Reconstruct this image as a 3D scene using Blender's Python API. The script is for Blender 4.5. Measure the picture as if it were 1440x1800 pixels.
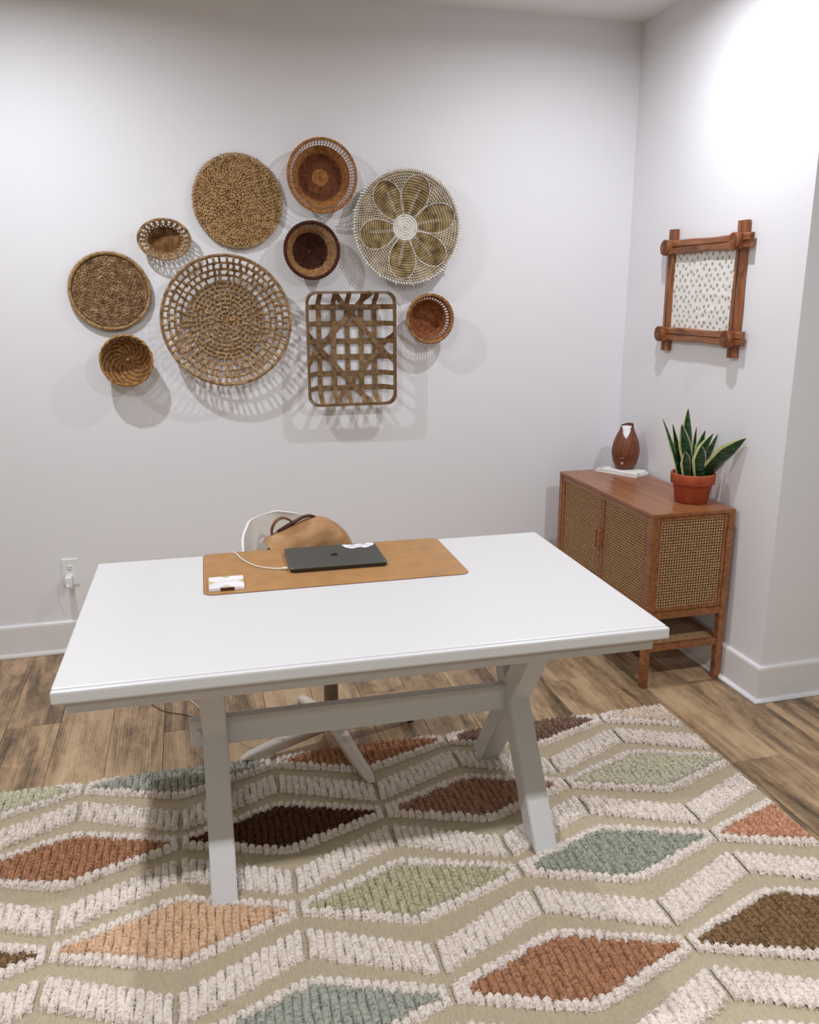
import bpy, bmesh, math, random
import numpy as np
from mathutils import Vector, Matrix

for o in list(bpy.data.objects):
    bpy.data.objects.remove(o, do_unlink=True)
scene = bpy.context.scene
COL = scene.collection
PI = math.pi

# ---------------------------------------------------------------- camera
CAM = (-2.1330, -3.8350, 1.5950)
YAW, PITCH, ROLL, FPX = -0.2581, 0.2569, -0.0031, 1454.82

def make_camera():
    cd = bpy.data.cameras.new('camera')
    cam = bpy.data.objects.new('camera', cd)
    COL.objects.link(cam)
    cy, sy = math.cos(YAW), math.sin(YAW)
    f = Vector((-sy * math.cos(PITCH), cy * math.cos(PITCH), -math.sin(PITCH)))
    r = Vector((cy, sy, 0)); u = r.cross(f)
    r2 = r * math.cos(ROLL) + u * math.sin(ROLL)
    u2 = -r * math.sin(ROLL) + u * math.cos(ROLL)
    m = Matrix.Identity(4)
    for i in range(3):
        m[i][0] = r2[i]; m[i][1] = u2[i]; m[i][2] = -f[i]; m[i][3] = CAM[i]
    cam.matrix_world = m
    cd.sensor_fit = 'VERTICAL'; cd.sensor_height = 36.0
    cd.lens = FPX * 36.0 / 1800.0
    cd.clip_start = 0.05; cd.clip_end = 50
    scene.camera = cam
make_camera()

# ---------------------------------------------------------------- world, exposure
w = bpy.data.worlds.new('world'); scene.world = w
w.use_nodes = True
w.node_tree.nodes['Background'].inputs[0].default_value = (0.8, 0.85, 1, 1)
w.node_tree.nodes['Background'].inputs[1].default_value = 0.02
scene.view_settings.view_transform = 'Standard'
scene.view_settings.look = 'None'
scene.view_settings.gamma = 1.0
scene.view_settings.use_curve_mapping = False
scene.view_settings.exposure = 0.54

# recessed ceiling lamps: a grid of downlights, two rows of two around the desk, two added behind the camera as ambient fill
LAMP_COLOR = (0.915, 0.945, 1.0)
LAMPS = [(-2.76, -0.93, 14.0), (-0.54, -0.98, 10.0), (-2.76, -3.00, 20.5), (-0.45, -3.00, 20.5), (-2.76, -5.05, 8.0), (-0.45, -5.05, 8.0)]
H = 2.80

# ---------------------------------------------------------------- helpers
def lin(h):
    h = h.lstrip('#')
    out = []
    for i in (0, 2, 4):
        c = int(h[i:i + 2], 16) / 255.0
        out.append(c / 12.92 if c <= 0.04045 else ((c + 0.055) / 1.055) ** 2.4)
    return (out[0], out[1], out[2], 1.0)

class NT:
    def __init__(s, name):
        s.m = bpy.data.materials.new(name); s.m.use_nodes = True
        s.t = s.m.node_tree; s.b = s.t.nodes['Principled BSDF']
    def n(s, typ, **kw):
        nd = s.t.nodes.new(typ)
        for k, v in kw.items():
            if k.startswith('i_'):
                key = k[2:].replace('_', ' ')
                nd.inputs[key].default_value = v
            else:
                setattr(nd, k, v)
        return nd
    def l(s, a, b):
        s.t.links.new(a, b)
    def set(s, **kw):
        for k, v in kw.items():
            s.b.inputs[k.replace('_', ' ')].default_value = v
    def ramp(s, stops, interp='LINEAR'):
        r = s.t.nodes.new('ShaderNodeValToRGB'); cr = r.color_ramp
        cr.interpolation = interp
        while len(cr.elements) < len(stops):
            cr.elements.new(0.5)
        for e, (p, c) in zip(cr.elements, stops):
            e.position = p; e.color = lin(c) if isinstance(c, str) else c
        return r
    def coord(s, scale=(1, 1, 1), rand=False, rot=(0, 0, 0)):
        tc = s.n('ShaderNodeTexCoord')
        src = tc.outputs['Object']
        if rand:
            oi = s.n('ShaderNodeObjectInfo')
            mul = s.n('ShaderNodeVectorMath', operation='MULTIPLY')
            cmb = s.n('ShaderNodeCombineXYZ')
            for k in range(3):
                s.l(oi.outputs['Random'], cmb.inputs[k])
            s.l(cmb.outputs[0], mul.inputs[0]); mul.inputs[1].default_value = (37.0, 91.0, 53.0)
            add = s.n('ShaderNodeVectorMath', operation='ADD')
            s.l(src, add.inputs[0]); s.l(mul.outputs[0], add.inputs[1]); src = add.outputs[0]
        mp = s.n('ShaderNodeMapping')
        mp.inputs['Scale'].default_value = scale; mp.inputs['Rotation'].default_value = rot
        s.l(src, mp.inputs[0])
        return mp.outputs[0]
    def bump(s, h, strength=0.3, dist=0.002):
        b = s.n('ShaderNodeBump', i_Strength=strength, i_Distance=dist)
        s.l(h, b.inputs['Height']); s.l(b.outputs[0], s.b.inputs['Normal'])

def m_plain(name, c, rough=0.5, metal=0.0, spec=0.5, coat=0.0):
    t = NT(name); t.set(Base_Color=lin(c), Roughness=rough, Metallic=metal, Specular_IOR_Level=spec, Coat_Weight=coat)
    return t.m

def m_noise(name, c1, c2, scale=(40, 40, 40), rough=0.7, detail=4.0, bump=0.0, dist=0.001, lo=0.35, hi=0.65, rand=False, spec=0.3):
    t = NT(name); t.set(Roughness=rough, Specular_IOR_Level=spec)
    nz = t.n('ShaderNodeTexNoise', i_Scale=1.0, i_Detail=detail)
    t.l(t.coord(scale, rand), nz.inputs['Vector'])
    r = t.ramp([(lo, c1), (hi, c2)])
    t.l(nz.outputs['Fac'], r.inputs[0]); t.l(r.outputs[0], t.b.inputs['Base Color'])
    if bump: t.bump(nz.outputs['Fac'], bump, dist)
    return t.m

def m_wood(name, stops, scale=(30, 2, 30), rough=0.4, bump=0.05, rand=True, coat=0.0, spec=0.4):
    t = NT(name); t.set(Roughness=rough, Coat_Weight=coat, Specular_IOR_Level=spec)
    nz = t.n('ShaderNodeTexNoise', i_Scale=1.0, i_Detail=6.0, i_Distortion=0.6)
    t.l(t.coord(scale, rand), nz.inputs['Vector'])
    r = t.ramp(stops)
    t.l(nz.outputs['Fac'], r.inputs[0]); t.l(r.outputs[0], t.b.inputs['Base Color'])
    if bump: t.bump(nz.outputs['Fac'], bump, 0.001)
    return t.m

class MB:
    """collects vertices and faces of ONE mesh"""
    def __init__(s):
        s.v = []; s.f = []; s.nv = 0
    def add(s, verts, faces, mat=0):
        verts = np.asarray(verts, float).reshape(-1, 3)
        if isinstance(faces, np.ndarray):
            s.f.append((faces.astype(np.int64) + s.nv, mat))
        else:
            by = {}
            for f in faces: by.setdefault(len(f), []).append(f)
            for k, fs in by.items():
                s.f.append((np.array(fs, np.int64) + s.nv, mat))
        s.v.append(verts); s.nv += len(verts)
    def build(s, name, mats, parent=None, smooth=False, link=True, mesh_only=False):
        me = bpy.data.meshes.new(name)
        V = np.concatenate(s.v) if s.v else np.zeros((0, 3))
        me.vertices.add(len(V)); me.vertices.foreach_set('co', V.astype(np.float32).ravel())
        loops = np.concatenate([f.ravel() for f, m in s.f])
        tot = np.concatenate([np.full(len(f), f.shape[1]) for f, m in s.f])
        mi = np.concatenate([np.full(len(f), m) for f, m in s.f])
        start = np.concatenate([[0], np.cumsum(tot)[:-1]])
        me.loops.add(len(loops)); me.loops.foreach_set('vertex_index', loops.astype(np.int32))
        me.polygons.add(len(tot))
        me.polygons.foreach_set('loop_start', start.astype(np.int32))
        me.polygons.foreach_set('loop_total', tot.astype(np.int32))
        me.polygons.foreach_set('material_index', mi.astype(np.int32))
        me.polygons.foreach_set('use_smooth', np.full(len(tot), bool(smooth)))
        me.update(calc_edges=True); me.validate()
        for m in (mats if isinstance(mats, (list, tuple)) else [mats]):
            me.materials.append(m)
        if mesh_only: return me
        o = bpy.data.objects.new(name, me)
        if link: COL.objects.link(o)
        if parent is not None: o.parent = parent
        return o
    # --- shapes
    def box(s, c, size, bev=0.0, rot=None, mat=0):
        x, y, z = [a / 2.0 for a in size]
        b = min(bev, 0.49 * min(size))
        if b <= 0:
            P = np.array([(sx * x, sy * y, sz * z) for sx in (-1, 1) for sy in (-1, 1) for sz in (-1, 1)])
            F = [(0, 1, 3, 2), (4, 6, 7, 5), (0, 4, 5, 1), (2, 3, 7, 6), (0, 2, 6, 4), (1, 5, 7, 3)]
        else:
            bm = bmesh.new(); bmesh.ops.create_cube(bm, size=1.0)
            for v in bm.verts: v.co = Vector((v.co.x * 2 * x, v.co.y * 2 * y, v.co.z * 2 * z))
            bmesh.ops.bevel(bm, geom=list(bm.edges), offset=b, segments=2, profile=0.6, affect='EDGES')
            P = np.array([v.co[:] for v in bm.verts]); bm.verts.index_update()
            F = [tuple(v.index for v in f.verts) for f in bm.faces]; bm.free()
        if rot is not None:
            P = P @ np.array(rot.to_3x3()).T
        s.add(P + np.array(c), F, mat)
    def tube(s, path, r, sides=6, closed=False, ref=(0, 1, 0), caps=True, mat=0, flat=1.0):
        """r scalar or array; flat scales the section along ref-ish binormal"""
        p = np.asarray(path, float); n = len(p)
        if closed: t = np.roll(p, -1, 0) - np.roll(p, 1, 0)
        else:
            t = np.empty_like(p); t[1:-1] = p[2:] - p[:-2]; t[0] = p[1] - p[0]; t[-1] = p[-1] - p[-2]
        t /= np.linalg.norm(t, axis=1)[:, None] + 1e-12
        ref = np.asarray(ref, float)
        if ref.ndim == 1: ref = np.tile(ref, (n, 1))
        b = np.cross(t, ref); nb = np.linalg.norm(b, axis=1)
        bad = nb < 1e-4
        if bad.any(): b[bad] = np.cross(t[bad], (0.31, 0.2, 0.93))
        b /= np.linalg.norm(b, axis=1)[:, None]
        c = np.cross(b, t)
        r = np.broadcast_to(np.asarray(r, float), (n,))
        a = np.arange(sides) * 2 * PI / sides
        V = p[:, None, :] + r[:, None, None] * (np.cos(a)[None, :, None] * b[:, None, :] + flat * np.sin(a)[None, :, None] * c[:, None, :])
        i = np.arange(n if closed else n - 1)[:, None]; j = np.arange(sides)[None, :]
        i2 = (i + 1) % n; j2 = (j + 1) % sides
        F = np.stack([i * sides + j + 0 * j, i * sides + j2, i2 * sides + j2, i2 * sides + j], -1).reshape(-1, 4)
        s.add(V.reshape(-1, 3), F, mat)
        if caps and not closed:
            base = s.nv - n * sides
            s.f.append((np.array([[base + k for k in range(sides)][::-1]]), mat))
            s.f.append((np.array([[base + (n - 1) * sides + k for k in range(sides)]]), mat))
    def lathe(s, prof, seg=32, c=(0, 0, 0), axis='z', mat=0, ex=1.0, ey=1.0):
        pr = np.asarray(prof, float); a = np.arange(seg) * 2 * PI / seg
        X = pr[:, 0][:, None] * np.cos(a) * ex; Y = pr[:, 0][:, None] * np.sin(a) * ey
        Z = np.repeat(pr[:, 1][:, None], seg, 1)
        if axis == 'z': V = np.stack([X, Y, Z], -1)
        else: V = np.stack([X, Z, Y], -1)        # axis along y
        n = len(pr); i = np.arange(n - 1)[:, None]; j = np.arange(seg)[None, :]; j2 = (j + 1) % seg
        F = np.stack([i * seg + j, i * seg + j2, (i + 1) * seg + j2, (i + 1) * seg + j], -1).reshape(-1, 4)
        if axis != 'z': F = F[:, ::-1]
        s.add(V.reshape(-1, 3) + np.array(c), F, mat)
    def prism(s, poly, z0, z1, mat=0, frame=None):
        """poly in xy, extruded z0..z1; frame maps (x,y,z)->world"""
        p = np.asarray(poly, float); n = len(p)
        V = np.concatenate([np.c_[p, np.full(n, z0)], np.c_[p, np.full(n, z1)]])
        if frame is not None: V = frame(V)
        F = [tuple(range(n))[::-1], tuple(range(n, 2 * n))] + [(i, (i + 1) % n, n + (i + 1) % n, n + i) for i in range(n)]
        s.add(V, F, mat)
    def grid(s, P, mat=0, wrap=False):
        P = np.asarray(P, float); n, m = P.shape[:2]
        i = np.arange(n - 1)[:, None]; j = np.arange(m if wrap else m - 1)[None, :]; j2 = (j + 1) % m
        F = np.stack([i * m + j, i * m + j2, (i + 1) * m + j2, (i + 1) * m + j], -1).reshape(-1, 4)
        s.add(P.reshape(-1, 3), F, mat)

def thing(name, label, cat, loc=(0, 0, 0), rotz=0.0, group=None):
    o = bpy.data.objects.new(name, None); COL.objects.link(o)
    o.empty_display_size = 0.05
    o.location = loc; o.rotation_euler = (0, 0, rotz)
    o['label'] = label; o['category'] = cat
    if group: o['group'] = group
    return o
def tag(o, label, cat, group=None):
    o['label'] = label; o['category'] = cat
    if group: o['group'] = group
    return o
def stuff(o): o['kind'] = 'stuff'; return o
def struct(o): o['kind'] = 'structure'; return o
def one_box(name, c, size, mat, parent=None, bev=0.0, rot=None, smooth=False):
    b = MB(); b.box(c, size, bev, rot); return b.build(name, mat, parent, smooth)

# ---------------------------------------------------------------- materials
M = {}
def m_wall(name, c, bumps=0.03):
    t = NT(name); t.set(Base_Color=lin(c), Roughness=0.55, Specular_IOR_Level=0.25)
    nz = t.n('ShaderNodeTexNoise', i_Scale=1.0, i_Detail=3.0)
    t.l(t.coord((90, 90, 90)), nz.inputs['Vector']); t.bump(nz.outputs['Fac'], bumps, 0.001)
    return t.m
M['wall'] = m_wall('wall_paint', '#efeef2')
M['wall_bounce_warm'] = m_wall('bounce_tint_warm', '#ece5cd')  # unseen side walls: colour made up to lift and warm the bounce light
M['wall_bounce_olive'] = m_wall('bounce_tint_olive', '#9d9877')  # unseen rear wall: made-up darker colour, cuts and yellows bounce on the desk front
M['ceiling'] = m_wall('ceiling_paint', '#efeeec')
M['trim'] = m_plain('trim_paint', '#eceaec', 0.35)
M['white_paint'] = m_wall('table_paint', '#d8d6d6', 0.02)
M['white_paint'].node_tree.nodes['Principled BSDF'].inputs['Roughness'].default_value = 0.32

def m_floor():
    t = NT('floor_planks'); t.set(Roughness=0.38, Specular_IOR_Level=0.35)
    big = t.n('ShaderNodeTexNoise', i_Scale=1.0, i_Detail=5.0, i_Distortion=1.1, i_Roughness=0.55)
    t.l(t.coord((7.5, 1.0, 1), True), big.inputs['Vector'])
    fine = t.n('ShaderNodeTexNoise', i_Scale=1.0, i_Detail=9.0, i_Distortion=0.7, i_Roughness=0.7)
    t.l(t.coord((62, 2.6, 1), True), fine.inputs['Vector'])
    blot = t.n('ShaderNodeTexNoise', i_Scale=1.0, i_Detail=6.0, i_Distortion=1.5, i_Roughness=0.7)
    t.l(t.coord((16, 9, 1), True), blot.inputs['Vector'])
    wv = t.n('ShaderNodeTexWave', i_Scale=9.0, i_Distortion=7.0, i_Detail=4.0)
    wv.inputs['Detail Scale'].default_value = 0.7; wv.inputs['Detail Roughness'].default_value = 0.55; wv.bands_direction = 'X'
    t.l(t.coord((3.4, 0.45, 1), True), wv.inputs['Vector'])
    oi = t.n('ShaderNodeObjectInfo')
    def mad(src, k, add):
        n_ = t.n('ShaderNodeMath', operation='MULTIPLY_ADD'); n_.inputs[1].default_value = k
        t.l(src, n_.inputs[0])
        if isinstance(add, float): n_.inputs[2].default_value = add
        else: t.l(add, n_.inputs[2])
        return n_.outputs[0]
    x = mad(big.outputs['Fac'], 0.95, -0.36)
    x = mad(fine.outputs['Fac'], 0.36, x)
    x = mad(blot.outputs['Fac'], 0.34, x)
    x = mad(wv.outputs['Fac'], 0.07, x)
    x = mad(oi.outputs['Random'], 0.10, x)
    r = t.ramp([(0.24, '#41342a'), (0.37, '#6b5844'), (0.46, '#8e755a'), (0.55, '#ad9070'), (0.72, '#cbae8a')])
    t.l(x, r.inputs[0]); t.l(r.outputs[0], t.b.inputs['Base Color'])
    t.bump(fine.outputs['Fac'], 0.25, 0.001)
    return t.m
M['floor'] = m_floor()
M['floor_gap'] = m_plain('floor_gap', '#4a3828', 0.8)
M['cab'] = m_wood('cabinet_wood', [(0.3, '#784a2d'), (0.5, '#935d3a'), (0.72, '#a66f48')], (60, 4, 60), 0.33, 0.03, True, 0.1)
M['cab_dark'] = m_plain('cabinet_interior', '#4a2716', 0.6)
M['cane'] = m_noise('cane_strip', '#a87f56', '#c9a478', (160, 160, 160), 0.5)
M['frame_wood'] = m_wood('rustic_wood', [(0.3, '#5c331e'), (0.48, '#8a5433'), (0.7, '#a86c40')], (40, 40, 7), 0.4, 0.1)
M['frame_wood_across'] = m_wood('rustic_wood_across', [(0.3, '#5c331e'), (0.48, '#8a5433'), (0.7, '#a86c40')], (40, 7, 40), 0.4, 0.1)
M['slat'] = m_wood('ash_splint', [(0.3, '#5f4630'), (0.5, '#836545'), (0.7, '#9a7c56')], (50, 50, 50), 0.55, 0.05)
M['leather'] = m_noise('tan_leather', '#a87c4e', '#b38758', (14, 14, 14), 0.42, 3.0, 0.06, 0.0006)
M['leather_edge'] = m_plain('leather_edge', '#6e4724', 0.6)
def m_bag():
    t = NT('bag_leather'); t.set(Roughness=0.6, Specular_IOR_Level=0.25)
    nz = t.n('ShaderNodeTexNoise', i_Scale=1.0, i_Detail=6.0, i_Distortion=0.7)
    t.l(t.coord((9, 9, 11)), nz.inputs['Vector'])
    r = t.ramp([(0.3, '#8f6440'), (0.5, '#a87d54'), (0.62, '#b58d65'), (0.75, '#cfb391')])
    t.l(nz.outputs['Fac'], r.inputs[0]); t.l(r.outputs[0], t.b.inputs['Base Color'])
    t.bump(nz.outputs['Fac'], 0.3, 0.004)
    return t.m
M['bag'] = m_bag()
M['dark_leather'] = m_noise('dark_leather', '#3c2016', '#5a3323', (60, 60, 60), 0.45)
M['handle_leather'] = m_noise('handle_leather', '#5d3b26', '#7d5436', (60, 60, 60), 0.45)
M['laptop'] = m_plain('grey_aluminium', '#6c6d69', 0.42, 0.75)
M['laptop_dark'] = m_plain('laptop_base', '#3f3d3a', 0.4, 0.7)
M['logo'] = m_plain('mirror_logo', '#1b1b1b', 0.15, 0.9)
M['paper_white'] = m_plain('sticker_white', '#f0eef0', 0.5)
M['ink'] = m_plain('black_ink', '#1a1818', 0.6)
M['plastic'] = m_plain('white_plastic', '#efeeee', 0.3)
M['cable'] = m_plain('white_cable', '#ecebe6', 0.4)
M['shell'] = m_plain('shell_plastic', '#e7e2da', 0.38)
M['chair_base'] = m_plain('chair_base_paint', '#ddd5cb', 0.4)
M['column'] = m_plain('column_metal', '#8c7c6a', 0.4, 0.3)
M['terracotta'] = m_noise('terracotta', '#a04b2e', '#b05636', (30, 30, 30), 0.75)
M['soil'] = m_noise('soil', '#1d1510', '#3a2a1e', (120, 120, 120), 0.95, bump=0.6)
def m_leaf():
    t = NT('leaf_green'); t.set(Roughness=0.32, Specular_IOR_Level=0.5)
    nz = t.n('ShaderNodeTexNoise', i_Scale=1.0, i_Detail=5.0, i_Distortion=1.2)
    t.l(t.coord((25, 25, 90)), nz.inputs['Vector'])
    r = t.ramp([(0.35, '#0e2416'), (0.52, '#1c4023'), (0.68, '#3f6b3c')])
    t.l(nz.outputs['Fac'], r.inputs[0]); t.l(r.outputs[0], t.b.inputs['Base Color'])
    return t.m
M['leaf'] = m_leaf()
M['leaf_edge'] = m_noise('leaf_margin', '#b7bd7d', '#d6d7a0', (40, 40, 40), 0.4)
M['diffuser'] = m_wood('walnut_grain', [(0.3, '#5a2b1b'), (0.5, '#74402a'), (0.7, '#8d5638')], (160, 160, 9), 0.42, 0.03)
M['chrome'] = m_plain('chrome', '#e8e4dc', 0.15, 1.0)
M['cloth'] = m_noise('tea_towel', '#dedbd6', '#f1efec', (220, 220, 220), 0.9, bump=0.3)
M['cloth_stripe'] = m_plain('towel_stripe', '#5b5346', 0.9)
M['marble'] = m_noise('white_marble', '#e2e0e2', '#f4f3f4', (25, 25, 25), 0.25)
M['beige'] = m_plain('beige_stone', '#cbbd9d', 0.35)
M['walnut'] = m_wood('walnut_inlay', [(0.3, '#3c2018'), (0.7, '#633a28')], (60, 200, 60), 0.4)
def m_straw(name, d, mid, l, scale=70):
    t = NT(name); t.set(Roughness=0.6, Specular_IOR_Level=0.25)
    nz = t.n('ShaderNodeTexNoise', i_Scale=1.0, i_Detail=4.0)
    t.l(t.coord((scale, scale, scale)), nz.inputs['Vector'])
    r = t.ramp([(0.3, d), (0.5, mid), (0.72, l)])
    t.l(nz.outputs['Fac'], r.inputs[0]); t.l(r.outputs[0], t.b.inputs['Base Color'])
    return t.m
M['hyacinth'] = m_straw('water_hyacinth', '#86653f', '#b08d61', '#c9a97c')
M['hyacinth_dark'] = m_straw('dark_hyacinth', '#6a4a34', '#9a7856', '#c2a27e', 45)
M['straw_shadow'] = m_straw('straw_gap_shade', '#4a3422', '#5f452d', '#71553a')  # dark tone paints the shade in the gaps between plaited strands
M['oval_weave'] = m_straw('brown_palm', '#54351f', '#7d5734', '#a5815a', 30)
M['rattan'] = m_straw('honey_rattan', '#85532c', '#a56f3e', '#ba8650')
M['rattan_dark'] = m_straw('stained_rattan', '#4d2516', '#673520', '#7c472c')
M['rattan_red'] = m_straw('red_brown_rattan', '#6d3a20', '#8d5230', '#a86a40')
M['willow_dark'] = m_straw('dark_willow', '#351a12', '#4b261a', '#623526')
M['willow'] = m_straw('tan_willow', '#7c5531', '#a3784a', '#bd9261')
M['seagrass'] = m_straw('knotted_seagrass', '#7a5a3c', '#a5835b', '#c9a981', 55)
M['bamboo'] = m_straw('bamboo_strip', '#7a5029', '#a27641', '#c39a63', 60)
M['bamboo_dark'] = m_straw('bamboo_strip_dark', '#55341c', '#7a5230', '#996d42', 60)
M['cord'] = m_straw('white_cord', '#d6d0c6', '#e9e4dc', '#f3efe8')
def m_grass():
    t = NT('grass_coil'); t.set(Roughness=0.6, Specular_IOR_Level=0.25)
    nz = t.n('ShaderNodeTexNoise', i_Scale=1.0, i_Detail=5.0)
    t.l(t.coord((26, 26, 26)), nz.inputs['Vector'])
    r = t.ramp([(0.3, '#5e4a2e'), (0.45, '#8a7450'), (0.6, '#a89268'), (0.75, '#bfab80')])
    t.l(nz.outputs['Fac'], r.inputs[0]); t.l(r.outputs[0], t.b.inputs['Base Color'])
    return t.m
M['grass'] = m_grass()
M['rug_base'] = m_noise('rug_backing', '#b3a68d', '#c2b59b', (300, 90, 90), 0.95, 2.0, 0.4, 0.001)
def m_pile(name, a, b):
    return m_noise(name, a, b, (55, 55, 55), 0.95, 5.0, 0, 0, 0.3, 0.7, False, 0.1)
M['pile_cream'] = m_pile('pile_cream', '#ece0d5', '#f8eee5')
PILE = dict(rust=('#b07c5c', '#c29374'), darkbrown=('#4f3227', '#674437'), mix=('#a07a62', '#b58f78'),
            sage=('#bdb697', '#d0c9ac'), pale=('#cdc7ae', '#dcd7c2'), teal=('#9fa294', '#b6b8a9'), blue=('#a9aaa0', '#bdbdb1'),
            peach=('#deb895', '#eacaac'), olive=('#806647', '#98795a'), coral=('#cb9575', '#d8a88a'), pink=('#e0ccbb', '#eadacb'), brown=('#7d6152', '#957867'))
for k, (a, b) in PILE.items(): M['pile_' + k] = m_pile('pile_' + k, a, b)

# ---------------------------------------------------------------- room shell
XR = 0.0; YC = -1.2488                   # right wall plane, outer corner
XL, YF, XF = -4.9, -6.3, 2.4             # hidden left wall, wall behind camera, far right
T = 0.12
struct(one_box('wall_back', ((XL + XR) / 2, T / 2, H / 2), (XR - XL + 2 * T, T, H), M['wall']))
struct(one_box('wall_right', (T / 2, (0 + YC) / 2, H / 2), (T, -YC, H), M['wall']))
struct(one_box('wall_right_return', (T + (XF - T) / 2, YC + T / 2, H / 2), (XF - T, T, H), M['wall']))
struct(one_box('wall_left', (XL - T / 2, YF / 2, H / 2), (T, -YF, H), M['wall_bounce_warm']))
struct(one_box('wall_front', ((XL + XF) / 2, YF - T / 2, H / 2), (XF - XL + 2 * T, T, H), M['wall_bounce_olive']))
struct(one_box('wall_far_right', (XF + T / 2, (YF + YC) / 2, H / 2), (T, YC - YF, H), M['wall_bounce_warm']))
struct(one_box('ceiling', ((XL + XF) / 2, YF / 2, H + 0.05), (XF - XL + 2 * T, -YF + 2 * T, 0.1), M['ceiling']))
fl = struct(one_box('floor', ((XL + XF) / 2, YF / 2, -0.06), (XF - XL + 2 * T, -YF + 2 * T, 0.1), M['floor_gap']))

# planks: rows run towards the back wall
PW, PL = 0.194, 1.22
def plank_mesh(w, l):
    b = MB()
    g = 0.0014
    x, y, e = w / 2 - g / 2, l / 2 - g / 2, 0.0016
    P = [(-x, -y, -0.01), (x, -y, -0.01), (x, y, -0.01), (-x, y, -0.01),
         (-x, -y, -e), (x, -y, -e), (x, y, -e), (-x, y, -e),
         (-x + e, -y + e, 0), (x - e, -y + e, 0), (x - e, y - e, 0), (-x + e, y - e, 0)]
    F = [(8, 9, 10, 11)]
    for k in range(4):
        k2 = (k + 1) % 4
        F += [(k, k2, 4 + k2, 4 + k), (4 + k, 4 + k2, 8 + k2, 8 + k)]
    b.add(P, F); return b.build('plank', M['floor'], mesh_only=True)
pm = plank_mesh(PW, PL)
joint = {-2: -0.42, 0: -0.88, 6: -0.665, 5: -0.315, 8: -0.87, 10: -1.62, -1: -0.15, 1: -1.02, 2: -0.5, 3: -0.05, 4: -0.78, 7: -0.1, 9: -0.25, 11: -1.02, 12: -1.27, -3: -0.7, -4: -0.2}
rnd = random.Random(5)
meshcache = {}
for k in range(-6, 16):
    x0 = -2.314 + PW * k; xc = x0 + PW / 2
    if k == 11: pass
    top_limit = -0.002 if xc < 0 else YC - 0.002
    j = joint.get(k, rnd.uniform(-1.2, 0))
    y = j + PL * 2
    while y > -4.2:
        a, bq = y - PL, y
        bq2 = min(bq, top_limit)
        if bq2 - a > 0.03 and a < top_limit:
            l = bq2 - a
            if abs(l - PL) < 1e-4: me = pm
            else: me = plank_mesh(PW, l)
            o = bpy.data.objects.new('plank', me); COL.objects.link(o)
            o.location = (xc, (a + bq2) / 2, 0.0); o.parent = fl
        y -= PL
# fl origin is at world origin (mesh baked in world coordinates), so plank locations are world ones

# baseboards: flat board with a top bead and a separate quarter-round shoe
def baseboard(name, p0, p1, nrm, ext0=0.0, ext1=0.0):
    p0 = np.array(p0, float); p1 = np.array(p1, float); d = (p1 - p0); L = np.linalg.norm(d); d /= L
    n = np.array(nrm, float)
    def sweep(sec, mitre0, mitre1):
        sec = np.asarray(sec, float)
        A = np.array([[*(p0 + n * s[0] - d * (mitre0 * s[0])), s[1]] for s in sec])
        B = np.array([[*(p1 + n * s[0] + d * (mitre1 * s[0])), s[1]] for s in sec])
        k = len(sec)
        F = [(i, (i + 1) % k, k + (i + 1) % k, k + i) for i in range(k)] + [tuple(range(k))[::-1], tuple(range(k, 2 * k))]
        mb = MB(); mb.add(np.concatenate([A, B]), F); return mb
    hb = 0.152
    board = sweep([(0, 0), (0.014, 0), (0.014, hb - 0.012), (0.012, hb - 0.004), (0.008, hb), (0, hb)], ext0, ext1)
    o = struct(board.build(name, M['trim']))
    q = [(0.014, 0.0)] + [(0.014 + 0.013 * math.cos(a), 0.019 * math.sin(a)) for a in np.linspace(0, PI / 2, 6)]
    shoe = sweep(q, ext0, ext1).build('shoe_molding', M['trim'], o, True)
    return o
baseboard('baseboard_back', (XL, 0), (0, 0), (0, -1), 0, -1)
baseboard('baseboard_right', (0, 0), (0, YC), (-1, 0), -1, 1)
baseboard('baseboard_return', (0, YC), (XF, YC), (0, -1), 1, 0)

# recessed ceiling lamps; the pair behind the camera is added fill
def downlight(x, y, p, label):
    t = thing('ceiling_downlight', label, 'ceiling light', (x, y, H), 0, 'recessed ceiling downlights')
    b = MB(); b.lathe([(0.058, -0.003), (0.062, -0.008), (0.085, -0.006), (0.088, 0.0)], 40)
    b.build('trim_ring', M['plastic'], t, True)
    mt = NT('lamp_lens'); mt.set(Base_Color=(1, 1, 1, 1)); mt.b.inputs['Emission Color'].default_value = (1, 1, 1, 1); mt.b.inputs['Emission Strength'].default_value = 4.0
    b = MB(); b.lathe([(0.0005, -0.002), (0.06, -0.003)], 32); b.build('lens', mt.m, t)
    ld = bpy.data.lights.new('downlight_lamp', 'AREA'); ld.shape = 'DISK'; ld.size = 0.045
    ld.energy = p; ld.color = LAMP_COLOR; ld.spread = math.radians(170)
    lo = bpy.data.objects.new('downlight_lamp', ld); COL.objects.link(lo); lo.parent = t
    lo.location = (0, 0, -0.012)
for k, (x, y, p) in enumerate(LAMPS):
    downlight(x, y, p, ['recessed downlight nearest the back wall above the left baskets', 'recessed downlight in the corner above the cane cabinet',
                        'recessed downlight over the left front of the rug', 'recessed downlight over the right front of the rug',
                        'added fill downlight behind the camera on the left', 'added fill downlight behind the camera on the right'][k])

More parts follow.
